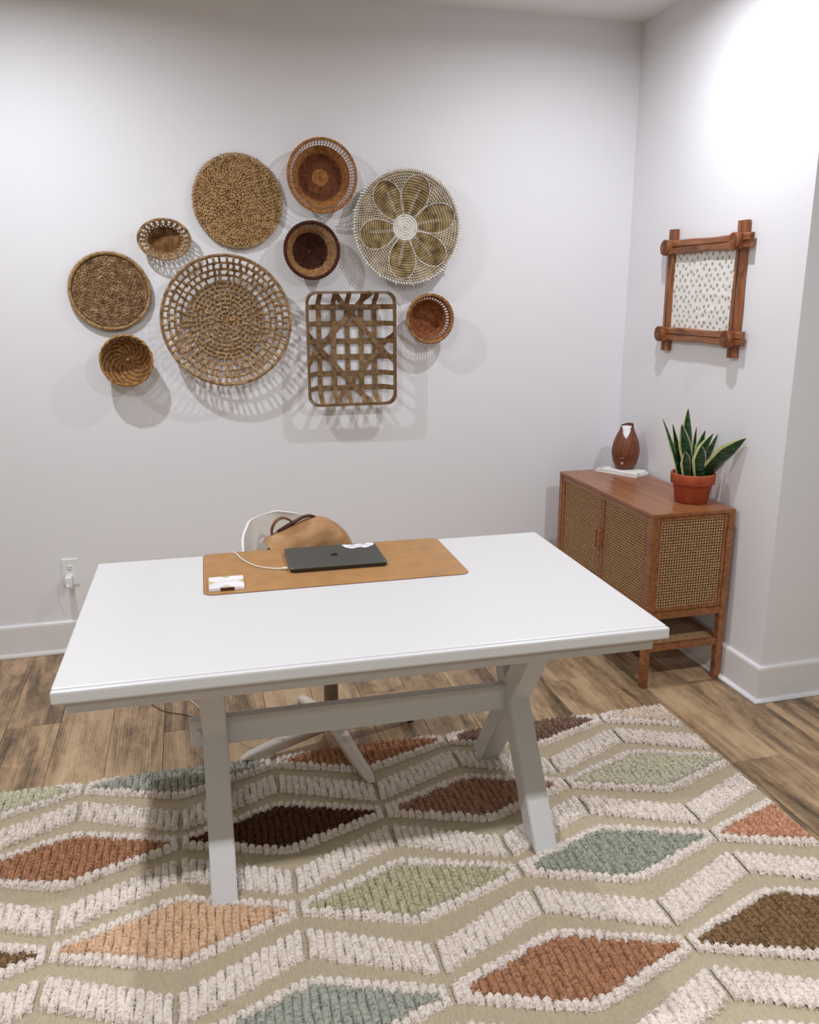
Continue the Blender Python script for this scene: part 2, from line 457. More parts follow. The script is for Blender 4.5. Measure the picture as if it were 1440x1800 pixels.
# ---------------------------------------------------------------- rug
RUG_C = (-1.628, -1.593)
RW, RP = 0.6247, 0.366
V_BACK, U_RIGHT, V_FRONT, U_LEFT = 0.408, 1.231, -1.42, -2.05
rug = thing('rug', 'large cream pile rug with coloured diamonds lying under the white desk', 'rug', (RUG_C[0], RUG_C[1], 0), -0.011)
b = MB(); b.box(((U_LEFT + U_RIGHT) / 2, (V_BACK + V_FRONT) / 2, 0.003), (U_RIGHT - U_LEFT, V_BACK - V_FRONT, 0.006), 0.0015)
b.build('backing', M['rug_base'], rug)
rng = np.random.default_rng(3)
RIB = 0.0208
def pile_mesh(cols, dens):
    """cols: list of (u, vlo, vhi): one looped yarn rib each, running across the rug"""
    mb = MB()
    offs = np.array([-0.52, -0.36, 0.0, 0.36, 0.52]) * RIB
    hts = np.array([0.006, 0.0132, 0.0165, 0.0132, 0.006])
    BV = []
    for (u, lo, hi) in cols:
        L = hi - lo
        if L < 0.006: continue
        n = max(4, int(L / 0.0055) + 1)
        v = np.linspace(lo, hi, n)
        end = np.minimum(1.0, np.minimum(v - lo, hi - v) / 0.006 + 0.35)
        knot = 1.0 + 0.13 * np.sin((v - lo) * 2 * PI / 0.017 + rng.uniform(0, 6))
        wob = 0.0016 * np.sin(v * 60 + rng.uniform(0, 6)) + rng.normal(0, 0.0006, n)
        P = np.empty((n, 5, 3))
        P[:, :, 0] = u + offs[None, :] + wob[:, None]
        P[:, :, 1] = v[:, None] + rng.normal(0, 0.0012, (n, 5))
        P[:, :, 2] = 0.005 + hts[None, :] * (end * knot)[:, None] + rng.normal(0, 0.0009, (n, 5))
        mb.grid(P)
        # end caps drop to the backing
        for e in (0, -1):
            q = P[e].copy(); q[:, 2] = 0.004
            mb.add(np.concatenate([P[e], q]), [(i, i + 1, 6 + i, 5 + i) if e == 0 else (i + 1, i, 5 + i, 6 + i) for i in range(4)])
        m = int(L * dens)
        if m > 0:
            bu = u + rng.uniform(-0.5, 0.5, m) * RIB; bv = rng.uniform(lo - 0.001, hi + 0.001, m)
            BV.append(np.c_[bu, bv, u + 0 * bu])
    if BV:
        B = np.concatenate(BV); m = len(B)
        off = np.abs(B[:, 0] - B[:, 2]) / (RIB * 0.5)
        z0 = 0.005 + 0.0165 * (1 - 0.75 * off ** 2) - 0.003
        ang = rng.uniform(0, 2 * PI, m); lean = rng.uniform(0.001, 0.0055, m)
        dx = np.cos(ang) * lean; dy = np.sin(ang) * lean - 0.003
        h = rng.uniform(0.003, 0.0070, m)
        wd = rng.uniform(0.0013, 0.0026, m); wx = -np.sin(ang + 0.6) * wd; wy = np.cos(ang + 0.6) * wd
        a = np.c_[B[:, 0] - wx, B[:, 1] - wy, z0]; c = np.c_[B[:, 0] + wx, B[:, 1] + wy, z0]
        d = np.c_[B[:, 0] + dx * .6 + wx * .9, B[:, 1] + dy * .6 + wy * .9, z0 + h * .8]
        e = np.c_[B[:, 0] + dx * .6 - wx * .9, B[:, 1] + dy * .6 - wy * .9, z0 + h * .8]
        f = np.c_[B[:, 0] + dx * 1.25, B[:, 1] + dy * 1.25, z0 + h * .9]
        V = np.stack([a, c, d, e, f], 1).reshape(-1, 3)
        k = np.arange(m)[:, None] * 5
        mb.add(V, np.concatenate([k + 0, k + 1, k + 2, k + 3], 1))
        base = mb.nv - len(V)
        mb.f.append((np.concatenate([k + 3, k + 2, k + 4], 1) + base, 0))
    return mb
def ribs(u0, u1):
    a = u0 + RIB * 0.5; n = max(1, int(round((u1 - u0 - RIB * 0.2) / RIB)))
    return [a + i * (u1 - u0 - RIB) / max(1, n - 1) for i in range(n)]
ROWCOL = {0: {-3: 'sage', -2: 'pale', -1: 'blue', 0: 'rust', 1: 'brown', 2: 'pink'},
          1: {-3: 'teal', -2: 'rust', -1: 'darkbrown', 0: 'mix', 1: 'pale', 2: 'rust'},
          2: {-3: 'sage', -2: 'olive', -1: 'peach', 0: 'sage', 1: 'teal', 2: 'coral'},
          3: {-3: 'rust', -2: 'peach', -1: 'blue', 0: 'rust', 1: 'olive', 2: 'sage'},
          4: {-3: 'olive', -2: 'coral', -1: 'pale', 0: 'olive', 1: 'peach', 2: 'teal'}}
COLNAME = dict(blue='blue grey', rust='rust', brown='brown', pink='pale pink', darkbrown='dark brown', mix='brown', pale='pale green',
               olive='olive brown', peach='peach', sage='sage green', teal='grey green', coral='coral', )
for row in range(0, 5):
    vc = (1 - row) * RP
    shift = 0.0 if row % 2 else RW / 2
    dens = 1250 if row < 4 else 400
    for n in range(-3, 3):
        # even rows are shifted half a cell: cell n starts at n*RW+shift (relative to the junction near the rug centre)
        u0 = n * RW + shift - (RW if row % 2 == 0 else 0) + 0.007
        u1 = u0 + RW - 0.014
        if u1 < U_LEFT or u0 > U_RIGHT - 0.03: continue
        colr = ROWCOL[row][n]
        uc = (u0 + u1) / 2; outer = []; inner = []
        for u in ribs(u0, u1):
            if u > U_RIGHT - 0.006 or u < U_LEFT + 0.006: continue
            t = abs(u - uc) / ((u1 - u0) / 2)
            t = max(0.0, (t * t + 0.006) ** 0.5 - 0.02) if t < 0.3 else t
            h = 0.026 + 0.108 * (1 - t)
            lo, hi = vc - h, vc + h
            hi_c = min(hi, V_BACK - 0.001)
            lo_c = max(lo, V_FRONT + 0.002)
            if hi_c - lo_c < 0.004: continue
            hc = h - 0.031 + rng.normal(0, 0.0035)
            if hc > 0.003 and abs(u - uc) < (u1 - u0) / 2 - 0.03:
                cl, ch = vc - hc, min(vc + hc, V_BACK - 0.001)
                if ch - cl > 0.006 and cl > lo_c:
                    inner.append((u, cl, ch)); outer.append((u, lo_c, cl))
                    if hi_c - ch > 0.006: outer.append((u, ch, hi_c))
                    continue
            outer.append((u, lo_c + rng.normal(0, .001), hi_c))
        if not outer: continue
        op = pile_mesh(outer, dens).build('pile_diamond', M['pile_cream'], rug)
        if inner:
            ip = pile_mesh(inner, dens).build('pile_center', M['pile_' + colr], op)
            ip['label'] = COLNAME[colr] + ' tufted centre of the diamond'
    # zigzag band of bars below this row
    if row == 4: continue
    for n in range(-6, 6):
        u0 = n * RW / 2 + 0.007; u1 = u0 + RW / 2 - 0.014
        if u1 < U_LEFT + .01 or u0 > U_RIGHT - 0.03: continue
        # peaks lie under the junctions of the upper row
        up_at = lambda u: abs(((u - shift) / RW + 0.5) % 1.0 - 0.5) * 2     # 0 under a junction, 1 above the next row's junction
        cols = []
        for u in ribs(u0, u1):
            if u > U_RIGHT - 0.006 or u < U_LEFT + 0.006: continue
            c = vc - 0.122 - 0.138 * up_at(u)
            cols.append((u, c - 0.047 + rng.normal(0, .0015), c + 0.047 + rng.normal(0, .0015)))
        if cols: pile_mesh(cols, dens).build('pile_bar', M['pile_cream'], rug)

# ---------------------------------------------------------------- woven wall baskets
def resample(prof, n):
    p = np.asarray(prof, float); d = np.r_[0, np.cumsum(np.linalg.norm(np.diff(p, axis=0), axis=1))]
    s = np.linspace(0, d[-1], n)
    return np.c_[np.interp(s, d, p[:, 0]), np.interp(s, d, p[:, 1])], d[-1]
def prof_at(prof, s):
    p = np.asarray(prof, float); d = np.r_[0, np.cumsum(np.linalg.norm(np.diff(p, axis=0), axis=1))]; d /= d[-1]
    r = np.interp(s, d, p[:, 0]); y = np.interp(s, d, p[:, 1])
    e = 0.01
    tr = np.interp(np.minimum(1, s + e), d, p[:, 0]) - np.interp(np.maximum(0, s - e), d, p[:, 0])
    ty = np.interp(np.minimum(1, s + e), d, p[:, 1]) - np.interp(np.maximum(0, s - e), d, p[:, 1])
    q = np.hypot(tr, ty) + 1e-9
    return r, y, -ty / q, tr / q           # radius, depth, normal (towards the viewer when the dish is flat)
def P3(r, th, y, ex=1.0, ez=1.0):
    return np.stack([r * np.cos(th) * ex, -y + 0 * th, r * np.sin(th) * ez], -1)
def weave_ring(mb, prof, s, nsp, phase, rad, amp, sides=5, ex=1, ez=1, flat=1.0, mat=0, ph0=0.0):
    n = nsp * 2
    th = np.arange(n) * 2 * PI / n + ph0
    r, y, nr, ny = prof_at(prof, np.full(n, s))
    o = amp * np.cos(np.arange(n) * PI / 2 * 1.0 * 1 + phase * PI) if False else amp * np.where((np.arange(n) // 2 + phase) % 2 == 0, 1, -1) * np.where(np.arange(n) % 2 == 0, 1.0, 0.0)
    p = P3(r + nr * o, th, y + ny * o, ex, ez)
    nrm = np.stack([nr * np.cos(th), -ny, nr * np.sin(th)], -1)
    mb.tube(p, rad, sides, True, nrm, mat=mat, flat=flat)
def spoke(mb, prof, th, s0, s1, rad, n=10, twist=0.0, ex=1, ez=1, off=0.0, mat=0, sides=5, flat=1.0):
    s = np.linspace(s0, s1, n)
    r, y, nr, ny = prof_at(prof, s)
    t = th + twist * (s - s0)
    p = P3(r + nr * off, t, y + ny * off, ex, ez)
    nrm = np.stack([nr * np.cos(t), -ny, nr * np.sin(t)], -1)
    mb.tube(p, rad, sides, False, nrm, mat=mat, flat=flat)
def lobes(mb, centers, tang, normal, ln, wd, ht, seg=5, mat=0):
    """many small leaf shaped strands at once (vectorised low ellipsoids)"""
    c = np.asarray(centers, float); t = np.asarray(tang, float); nn = np.asarray(normal, float)
    t = t / np.linalg.norm(t, axis=1)[:, None]
    bb = np.cross(nn, t); bb /= np.linalg.norm(bb, axis=1)[:, None]; nn = np.cross(t, bb)
    N = len(c); ln = np.broadcast_to(ln, (N,)); wd = np.broadcast_to(wd, (N,)); ht = np.broadcast_to(ht, (N,))
    st = [(-1, 0.12), (-0.5, 0.85), (0.1, 1.0), (0.6, 0.75), (1, 0.12)]
    a = np.linspace(-0.25 * PI, 1.25 * PI, seg)
    V = np.empty((N, len(st), seg, 3))
    for i, (q, w_) in enumerate(st):
        for j, al in enumerate(a):
            V[:, i, j] = c + t * (q * ln / 2)[:, None] + bb * (math.cos(al) * w_ * wd / 2)[:, None] + nn * (math.sin(al) * w_ * ht)[:, None]
    k = len(st) * seg
    f = []
    for i in range(len(st) - 1):
        for j in range(seg - 1):
            f.append((i * seg + j, i * seg + j + 1, (i + 1) * seg + j + 1, (i + 1) * seg + j))
    F = (np.arange(N)[:, None, None] * k + np.array(f)[None]).reshape(-1, 4)
    mb.add(V.reshape(-1, 3), F, mat)
def braid_disc(mb, R, r0, nr, y, jit, ez=1.0, ln=0.022, wd=0.0075, slant=0.45, dome=0.0, seed=1):
    g = np.random.default_rng(seed); step = (R - r0) / nr
    C_, T_, N_, L_, W_ = [], [], [], [], []
    for i in range(nr):
        for side in (-1, 1):
            r = r0 + (i + 0.5) * step + side * step * 0.24
            m = max(5, int(2 * PI * r / (ln * 0.70)))
            th = np.arange(m) * 2 * PI / m + g.uniform(0, 6) + g.normal(0, 0.1 / m, m)
            rr = r + g.normal(0, jit, m) - 0.0 * th
            C_.append(np.stack([rr * np.cos(th), -(y + dome * (1 - (rr / R) ** 2) + g.normal(0, jit, m)), rr * np.sin(th) * ez], -1))
            sl = side * (slant + g.normal(0, 0.06, m))
            tx = -np.sin(th) * np.cos(sl) + np.cos(th) * np.sin(sl); tz = (np.cos(th) * np.cos(sl) + np.sin(th) * np.sin(sl)) * ez
            T_.append(np.stack([tx, g.normal(0, 0.06, m), tz], -1)); N_.append(np.tile((0, -1.0, 0), (m, 1)))
            L_.append(np.full(m, ln) * g.uniform(0.85, 1.15, m)); W_.append(np.full(m, wd) * g.uniform(0.85, 1.2, m))
    L_ = np.concatenate(L_); W_ = np.concatenate(W_)
    lobes(mb, np.concatenate(C_), np.concatenate(T_), np.concatenate(N_), L_, W_, W_ * 0.62)

BG = 'woven baskets hung on the back wall'
WALLGAP = 0.004

# 1 large flat plaited round mat (upper left)
t = thing('woven_basket', 'large flat round plaited tan straw mat, left of the topmost brown bowl', 'wall basket', (-1.880, 0, 1.983), 0, BG)
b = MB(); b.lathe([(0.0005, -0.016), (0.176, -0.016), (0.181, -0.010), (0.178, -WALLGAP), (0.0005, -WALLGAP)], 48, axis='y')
b.build('backing', M['straw_shadow'], t, True)  # dark disc, gap shade put into its colour
b = MB(); braid_disc(b, 0.190, 0.004, 11, 0.017, 0.0005, 1.02, 0.0215, 0.0082, 0.40, 0.004, 2)
stuff(b.build('plaited_coil', M['hyacinth'], t, True))

# 6 smaller flat plaited disc with a wrapped rim (far left)
t = thing('woven_basket', 'brown round plaited mat with wrapped rim, leftmost of the big discs on the wall', 'wall basket', (-2.430, 0, 1.612), 0.0, BG)
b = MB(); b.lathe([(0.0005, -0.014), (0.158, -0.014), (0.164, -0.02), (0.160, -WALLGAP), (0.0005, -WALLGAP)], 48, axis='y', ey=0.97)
b.build('backing', M['straw_shadow'], t, True)  # dark disc again, shade between the strands as colour
b = MB(); braid_disc(b, 0.150, 0.003, 10, 0.0145, 0.0007, 0.97, 0.025, 0.0058, 0.28, 0.0, 3)
stuff(b.build('plaited_coil', M['hyacinth_dark'], t, True))
b = MB(); m = 120; th = np.arange(m) * 2 * PI / m
c = np.stack([0.160 * np.cos(th), np.full(m, -0.020), 0.160 * np.sin(th) * 0.97], -1)
# wrapping strands: short loops across the rim
rad = np.stack([np.cos(th), 0 * th, np.sin(th)], -1); tan = np.stack([-np.sin(th), 0 * th, np.cos(th)], -1)
lobes(b, c, rad + 0.25 * tan, np.tile((0, -1.0, 0), (m, 1)), 0.019, 0.0098, 0.0075)
stuff(b.build('wrapped_rim', M['hyacinth'], t, True))

# 2 topmost brown bowl with openwork band near the rim
prof = [(0.002, 0.010), (0.060, 0.010), (0.098, 0.014), (0.122, 0.040), (0.146, 0.075)]
t = thing('woven_basket', 'honey brown wicker bowl with dark ring inside, topmost basket on the wall', 'wall basket', (-1.522, 0, 2.088), 0.0, BG)
NS = 64
bl, bd, bs = MB(), MB(), MB()
for i, s in enumerate(np.linspace(0.03, 0.78, 36)):
    r = prof_at(prof, np.array([s]))[0][0]
    tgt = bd if 0.036 < r < 0.099 else bl
    nsp = NS // 2 if r < 0.05 else NS
    weave_ring(tgt, prof, s, nsp, i, 0.0026, 0.0013, 4, flat=0.8)
for s in (0.865, 0.93): weave_ring(bl, prof, s, NS, 0, 0.0016, 0.001, 4)
for k in range(NS): spoke(bs, prof, 2 * PI * k / NS, 0.02, 0.98, 0.0019, 9, off=0.0, flat=0.7)
stuff(bl.build('side_weave', M['rattan'], t, True)); stuff(bd.build('dark_ring', M['rattan_dark'], t, True)); stuff(bs.build('spokes', M['rattan'], t, True))
b = MB()
for ph in range(3):
    th = np.linspace(0, 2 * PI, 160, endpoint=False); q = 20 * th + ph * 2 * PI / 3
    b.tube(P3(0.147 + 0.0035 * np.cos(q), th, 0.077 + 0.0035 * np.sin(q)), 0.0036, 5, True)
b.build('rim', M['rattan'], t, True)

# 4 small dark bowl below it
prof = [(0.002, 0.008), (0.058, 0.008), (0.076, 0.014), (0.092, 0.045), (0.116, 0.078)]
t = thing('woven_basket', 'small bowl with near black base and tan woven sides, below the topmost bowl', 'wall basket', (-1.577, 0, 1.782), 0.0, BG)
NS = 40
bd, bl, bs, bk = MB(), MB(), MB(), MB()
for i, s in enumerate(np.linspace(0.03, 0.53, 24)):
    weave_ring(bd, prof, s, NS // 2 if s < .25 else NS, i, 0.0022, 0.0012, 4)
for i, s in enumerate(np.linspace(0.565, 0.93, 17)): weave_ring(bl, prof, s, NS, i, 0.0020, 0.0016, 4)
for k in range(NS): spoke(bs, prof, 2 * PI * k / NS, 0.52, 0.99, 0.0021, 7)
for k in range(NS // 2): spoke(bd, prof, 2 * PI * k / (NS // 2), 0.03, 0.54, 0.0013, 7)
stuff(bd.build('dark_base', M['willow_dark'], t, True)); stuff(bl.build('side_weave', M['willow'], t, True)); stuff(bs.build('spokes', M['willow'], t, True))
b = MB()
for ph in range(3):
    th = np.linspace(0, 2 * PI, 150, endpoint=False); q = 17 * th + ph * 2 * PI / 3
    b.tube(P3(0.117 + 0.0045 * np.cos(q), th, 0.079 + 0.0045 * np.sin(q)), 0.0042, 5, True)
b.build('rim', M['willow_dark'], t, True)

# 10 small red-brown bowl (right)
prof = [(0.002, 0.010), (0.052, 0.010), (0.070, 0.020), (0.086, 0.050), (0.105, 0.085)]
t = thing('woven_basket', 'small red brown wicker bowl with a braided rim, at the lower right of the group', 'wall basket', (-1.042, 0, 1.487), 0.0, BG)
NS = 44
bl, bs = MB(), MB()
for i, s in enumerate(np.linspace(0.03, 0.72, 30)): weave_ring(bl, prof, s, NS // 2 if s < .22 else NS, i, 0.0023, 0.0012, 4)
for i, s in enumerate(np.linspace(0.87, 0.97, 4)): weave_ring(bl, prof, s, NS, i, 0.0023, 0.0012, 4)
for k in range(NS): spoke(bs, prof, 2 * PI * k / NS, 0.05, 0.99, 0.0036, 9, flat=0.6)
stuff(bl.build('side_weave', M['rattan_red'], t, True)); stuff(bs.build('spokes', M['rattan_red'], t, True))
b = MB()
for ph in range(3):
    th = np.linspace(0, 2 * PI, 150, endpoint=False); q = 16 * th + ph * 2 * PI / 3
    b.tube(P3(0.107 + 0.0042 * np.cos(q), th, 0.086 + 0.0042 * np.sin(q)), 0.0040, 5, True)
b.build('rim', M['willow'], t, True)

# 5 small oval dish
t = thing('woven_basket', 'small oval dish with an open lattice edge, hung at the upper left', 'wall basket', (-2.193, 0, 1.8215), 0.0, BG)
EX, EZ = 1.0, 0.76
prof = [(0.002, 0.008), (0.050, 0.008), (0.066, 0.012), (0.082, 0.038), (0.106, 0.062)]
b = MB()
for i, s in enumerate(np.linspace(0.02, 0.55, 22)): weave_ring(b, prof, s, 28, i, 0.0027, 0.0008, 4, EX, EZ, 0.7)
stuff(b.build('woven_base', M['oval_weave'], t, True))
b = MB()
for k in range(24):
    for tw in (-0.48, 0.48):
        spoke(b, prof, 2 * PI * k / 24, 0.52, 0.985, 0.0042, 7, tw, EX, EZ, 0.0012 if tw > 0 else -0.0012, flat=0.3)
weave_ring(b, prof, 0.79, 30, 0, 0.0028, 0.0012, 4, EX, EZ)
stuff(b.build('lattice_side', M['seagrass'], t, True))
b = MB(); th = np.linspace(0, 2 * PI, 72, endpoint=False)
b.tube(P3(np.full(72, 0.106), th, 0.062, EX, EZ), 0.0042, 6, True); b.tube(P3(np.full(72, 0.1), th, 0.063, EX, EZ), 0.0022, 5, True)
b.build('rim', M['hyacinth_dark'], t, True)

# 7 big knotted openwork basket
t = thing('woven_basket', 'biggest basket on the wall, shallow and open knotted seagrass lattice', 'wall basket', (-1.957, 0, 1.487), 0.0, BG)
prof = [(0.002, 0.012), (0.165, 0.014), (0.192, 0.022), (0.238, 0.062), (0.272, 0.092)]
g = np.random.default_rng(11)
svals = np.r_[np.linspace(0.055, 0.545, 9), 0.645, 0.755, 0.868, 0.985]
brg, bpo = MB(), MB()
for i, s in enumerate(svals):
    n = 96
    th = np.arange(n) * 2 * PI / n
    r, y, nr, ny = prof_at(prof, np.full(n, s))
    r = r + g.normal(0, 0.0006, n); y = y + g.normal(0, 0.0007, n)
    brg.tube(P3(r, th, y), 0.0050 + 0.0008 * np.sin(3 * th + i), 5, True)
    if i + 1 < len(svals):
        rr = float(prof_at(prof, np.array([s]))[0][0]); m = max(11, int(2 * PI * rr / (0.0200 if i < 8 else 0.0270)))
        if i == 0: m = 12
        for k in range(m):
            a = 2 * PI * (k + 0.5 * (i % 2) + g.normal(0, 0.09)) / m
            spoke(bpo, prof, a, s - 0.012, min(1, svals[i + 1] + 0.012), (0.0046 if i < 8 else 0.0060) * g.uniform(0.8, 1.25), 4, g.normal(0, 0.14), off=g.choice([-0.002, 0.003]), sides=5)
for k in range(12): spoke(bpo, prof, 2 * PI * k / 12, 0.0, svals[0], 0.003, 3)
stuff(brg.build('lattice_rings', M['seagrass'], t, True)); stuff(bpo.build('lattice_knots', M['seagrass'], t, True))
b = MB(); m = 230; th = np.arange(m) * 2 * PI / m
c = P3(np.full(m, 0.273), th, 0.093)
rad = np.stack([np.cos(th), 0 * th, np.sin(th)], -1); tan = np.stack([-np.sin(th), 0 * th, np.cos(th)], -1)
lobes(b, c, rad + 0.2 * tan, np.tile((0, -1.0, 0), (m, 1)), 0.0125, 0.0095, 0.0050)
th = np.linspace(0, 2 * PI, 96, endpoint=False); b.tube(P3(np.full(96, 0.273), th, 0.092), 0.0050, 6, True)
stuff(b.build('wrapped_rim', M['hyacinth_dark'], t, True))

# 8 small deep swirl-woven bowl (lower left)
t = thing('woven_basket', 'small deep bowl of swirling split bamboo, lowest basket on the left', 'wall basket', (-2.383, 0, 1.328), 0.0, BG)
prof = [(0.004, 0.010), (0.040, 0.010), (0.066, 0.020), (0.092, 0.050), (0.106, 0.085), (0.104, 0.100)]
b = MB(); NSW = 30
for k in range(NSW):
    a = 2 * PI * k / NSW
    spoke(b, prof, a, 0.02, 1.0, 0.0052, 16, 2.1, off=0.0018, flat=0.2, sides=4, mat=k % 2)
    spoke(b, prof, a, 0.12, 1.0, 0.0050, 14, -2.2, off=-0.0012, flat=0.2, sides=4, mat=1)
stuff(b.build('swirl_weave', [M['bamboo'], M['bamboo_dark']], t, False))
b = MB(); n = 180; th = np.arange(n) * 2 * PI / n
b.tube(P3(0.104 + 0.0022 * np.cos(12 * th), th, 0.100 + 0.002 * np.sin(12 * th)), 0.0036, 6, True)
b.tube(P3(0.105 - 0.0022 * np.cos(12 * th), th, 0.100 - 0.002 * np.sin(12 * th)), 0.0036, 6, True)
b.build('rim', M['bamboo'], t, True)
b = MB(); b.lathe([(0.0005, -0.0155), (0.004, -0.015), (0.0055, -0.012)], 12, axis='y'); b.build('center_knot', M['cord'], t, True)

# 3 white stitched coil basket with a six-petal flower
t = thing('woven_basket', 'round straw basket with white stitched flower of six petals, at the upper right', 'wall basket', (-1.142, 0, 1.888), 0.0, BG)
R0 = 0.240
dish = lambda r: 0.016 + 0.055 * (r / R0) ** 2
rings = np.arange(0.0085, R0, 0.0112)
petal_dirs = [math.radians(a) for a in (16, 74, 126, 193, 262, 318)]
def in_petal(r, th):
    best = 9.0
    for a in petal_dirs:
        d = (th - a + PI) % (2 * PI) - PI
        q = (r - 0.050) / 0.176
        if q < 0: q = 0.0
        if q > 1.0: wdt = -1.0
        else: wdt = (0.019 + 0.046 * math.sin(min(1.0, q / 0.62) * PI / 2)) * (1.0 if q < 0.62 else math.sqrt(max(0.0, 1 - ((q - 0.62) / 0.38) ** 2)))
        best = min(best, abs(d) * r - wdt)
    return best            # <0 inside a petal
bt, bw, bst = MB(), MB(), MB()
C_, T_, N_, L_, W_ = [], [], [], [], []
for i, r in enumerate(rings):
    n = max(24, int(r * 2 * PI / 0.010)); th = np.arange(n) * 2 * PI / n
    p = P3(r + 0.0005 * np.sin(9 * th + i), th, dish(r))
    (bw if r < 0.056 else bt).tube(p, 0.0060, 6, True)
    if r > 0.056:
        m = int(2 * PI * r / 0.0105)
        for k in range(m):
            a = 2 * PI * (k + 0.5 * (i % 2)) / m
            d = in_petal(r, a)
            if d > 0.002:
                dense = d > 0.004
                tx = np.array([math.cos(a), 0, math.sin(a)]); tt = np.array([-math.sin(a), 0, math.cos(a)])
                C_.append((r * math.cos(a), -(dish(r) + 0.0052), r * math.sin(a)))
                T_.append(tx * 1.0 + tt * (0.75 if dense else 0.2)); N_.append((0, -1.0, 0))
                L_.append(0.0135 if dense else 0.013); W_.append(0.0042)
        # petal midribs: double stitched line
        for a0 in petal_dirs:
            if 0.06 < r < 0.175:
                for sgn in (-1, 1):
                    a = a0 + sgn * 0.0034 / r - 0.10 * (r - 0.06) / 0.12
                    C_.append((r * math.cos(a), -(dish(r) + 0.0052), r * math.sin(a)))
                    T_.append((math.cos(a), 0, math.sin(a))); N_.append((0, -1.0, 0)); L_.append(0.0112); W_.append(0.0030)
for a0 in petal_dirs:                       # white outline stitched round every petal
    for sg in (-1, 1):
        q = np.linspace(0.0, 1.0, 26)
        hw_ = np.where(q < 0.62, 0.019 + 0.046 * np.sin(np.minimum(1, q / 0.62) * PI / 2), 0.065 * np.sqrt(np.maximum(0, 1 - ((q - 0.62) / 0.38) ** 2)))
        rr_ = 0.050 + 0.176 * q
        bst.tube(P3(rr_, a0 + sg * hw_ / rr_, dish(rr_) + 0.0062), 0.0017, 4, False)
lobes(bst, np.array(C_), np.array(T_), np.array(N_), np.array(L_), np.array(W_), 0.0028)
stuff(bt.build('grass_coils', M['grass'], t, True)); bw.build('white_center', M['cord'], t, True); stuff(bst.build('white_stitching', M['cord'], t, True))
b = MB(); m = 118; th = np.arange(m) * 2 * PI / m
big = np.where(np.arange(m) % 6 == 0, 1.6, 1.0)
c = P3(R0 + 0.004 * big, th, dish(R0))
lobes(b, c, np.stack([np.cos(th) - .5 * np.sin(th), 0 * th, np.sin(th) + .5 * np.cos(th)], -1), np.tile((0, -1.0, 0), (m, 1)), 0.016 * big, 0.0095, 0.005)
stuff(b.build('fringe_edge', M['cord'], t, True))

# 9 rectangular splint tray
t = thing('tobacco_basket', 'rectangular open splint tray with crossed diagonal slats, bottom right of the wall group', 'wall basket', (-1.408, 0, 1.356), 0.0, BG)
HW, HH, RD, BD = 0.199, 0.249, 0.082, 0.010
def splint(name, p, q, order, w=0.0225):
    """flat slat from rim point p to rim point q, running down to the tray's floor"""
    p = np.array(p, float); q = np.array(q, float); L = np.linalg.norm(q - p); d = (q - p) / L; nrm = np.array([-d[1], d[0]])
    n = 26; s = np.linspace(0, L, n)
    e = np.minimum(s, L - s); k = np.clip(e / 0.052, 0, 1); k = k * k * (3 - 2 * k)
    y = RD - 0.004 - (RD - 0.004 - BD) * k + order * 0.0022 * np.clip(e / 0.03, 0.3, 1)
    b = MB(); P = np.empty((n, 4, 3))
    for j, (o, dy) in enumerate(((-w / 2, 0.0007), (w / 2, 0.0007), (w / 2, -0.0007), (-w / 2, -0.0007))):
        xz = p[None] + d[None] * s[:, None] + nrm[None] * o
        P[:, j, 0] = xz[:, 0]; P[:, j, 2] = xz[:, 1]; P[:, j, 1] = -(y + dy)
    b.grid(P, wrap=True)
    b.add(P[0], [(0, 1, 2, 3)]); b.add(P[-1], [(3, 2, 1, 0)])
    return b.build(name, M['slat'], t)
for i, z in enumerate((0.186, 0.112, 0.034, -0.037, -0.112, -0.178)): splint('slat', (-HW, z), (HW, z), 0)
for i, x in enumerate((-0.139, -0.072, -0.008, 0.056, 0.119)): splint('slat', (x, -HH), (x, HH), 1 if i % 2 else -1)
for a, c in (((-0.072, HH), (HW, -0.058)), ((-HW, 0.066), (0.092, -HH))): splint('slat', a, c, 3, 0.024)
for a, c in (((0.092, HH), (-HW, -0.062)), ((HW, 0.066), (-0.072, -HH))): splint('slat', a, c, 2, 0.024)
def rrect(hw, hh, r, n=7):
    pts = []
    for cx, cz, a0 in ((hw - r, hh - r, 0), (-hw + r, hh - r, 90), (-hw + r, -hh + r, 180), (hw - r, -hh + r, 270)):
        for a in np.linspace(a0, a0 + 90, n): pts.append((cx + r * math.cos(math.radians(a)), cz + r * math.sin(math.radians(a))))
    return np.array(pts)
for nm, off, y0, y1 in (('rim_band', 0.003, 0.066, 0.094), ('rim_band', -0.003, 0.068, 0.091)):
    b = MB(); o = rrect(HW + off + 0.0024, HH + off + 0.0024, 0.045); i_ = rrect(HW + off - 0.0024, HH + off - 0.0024, 0.042)
    n = len(o)
    P = np.empty((n, 4, 3))
    for j, (pp, y) in enumerate(((o, y0), (o, y1), (i_, y1), (i_, y0))):
        P[:, j, 0] = pp[:, 0]; P[:, j, 2] = pp[:, 1]; P[:, j, 1] = -y
    b.grid(np.concatenate([P, P[:1]]), wrap=True)
    b.build(nm, M['slat'], t)

# ---------------------------------------------------------------- rustic fabric frame on the right wall
t = thing('fabric_frame', 'rustic crossed wood frame around printed white cloth, hung on the right wall', 'picture frame', (0, -0.660, 1.607), 0)
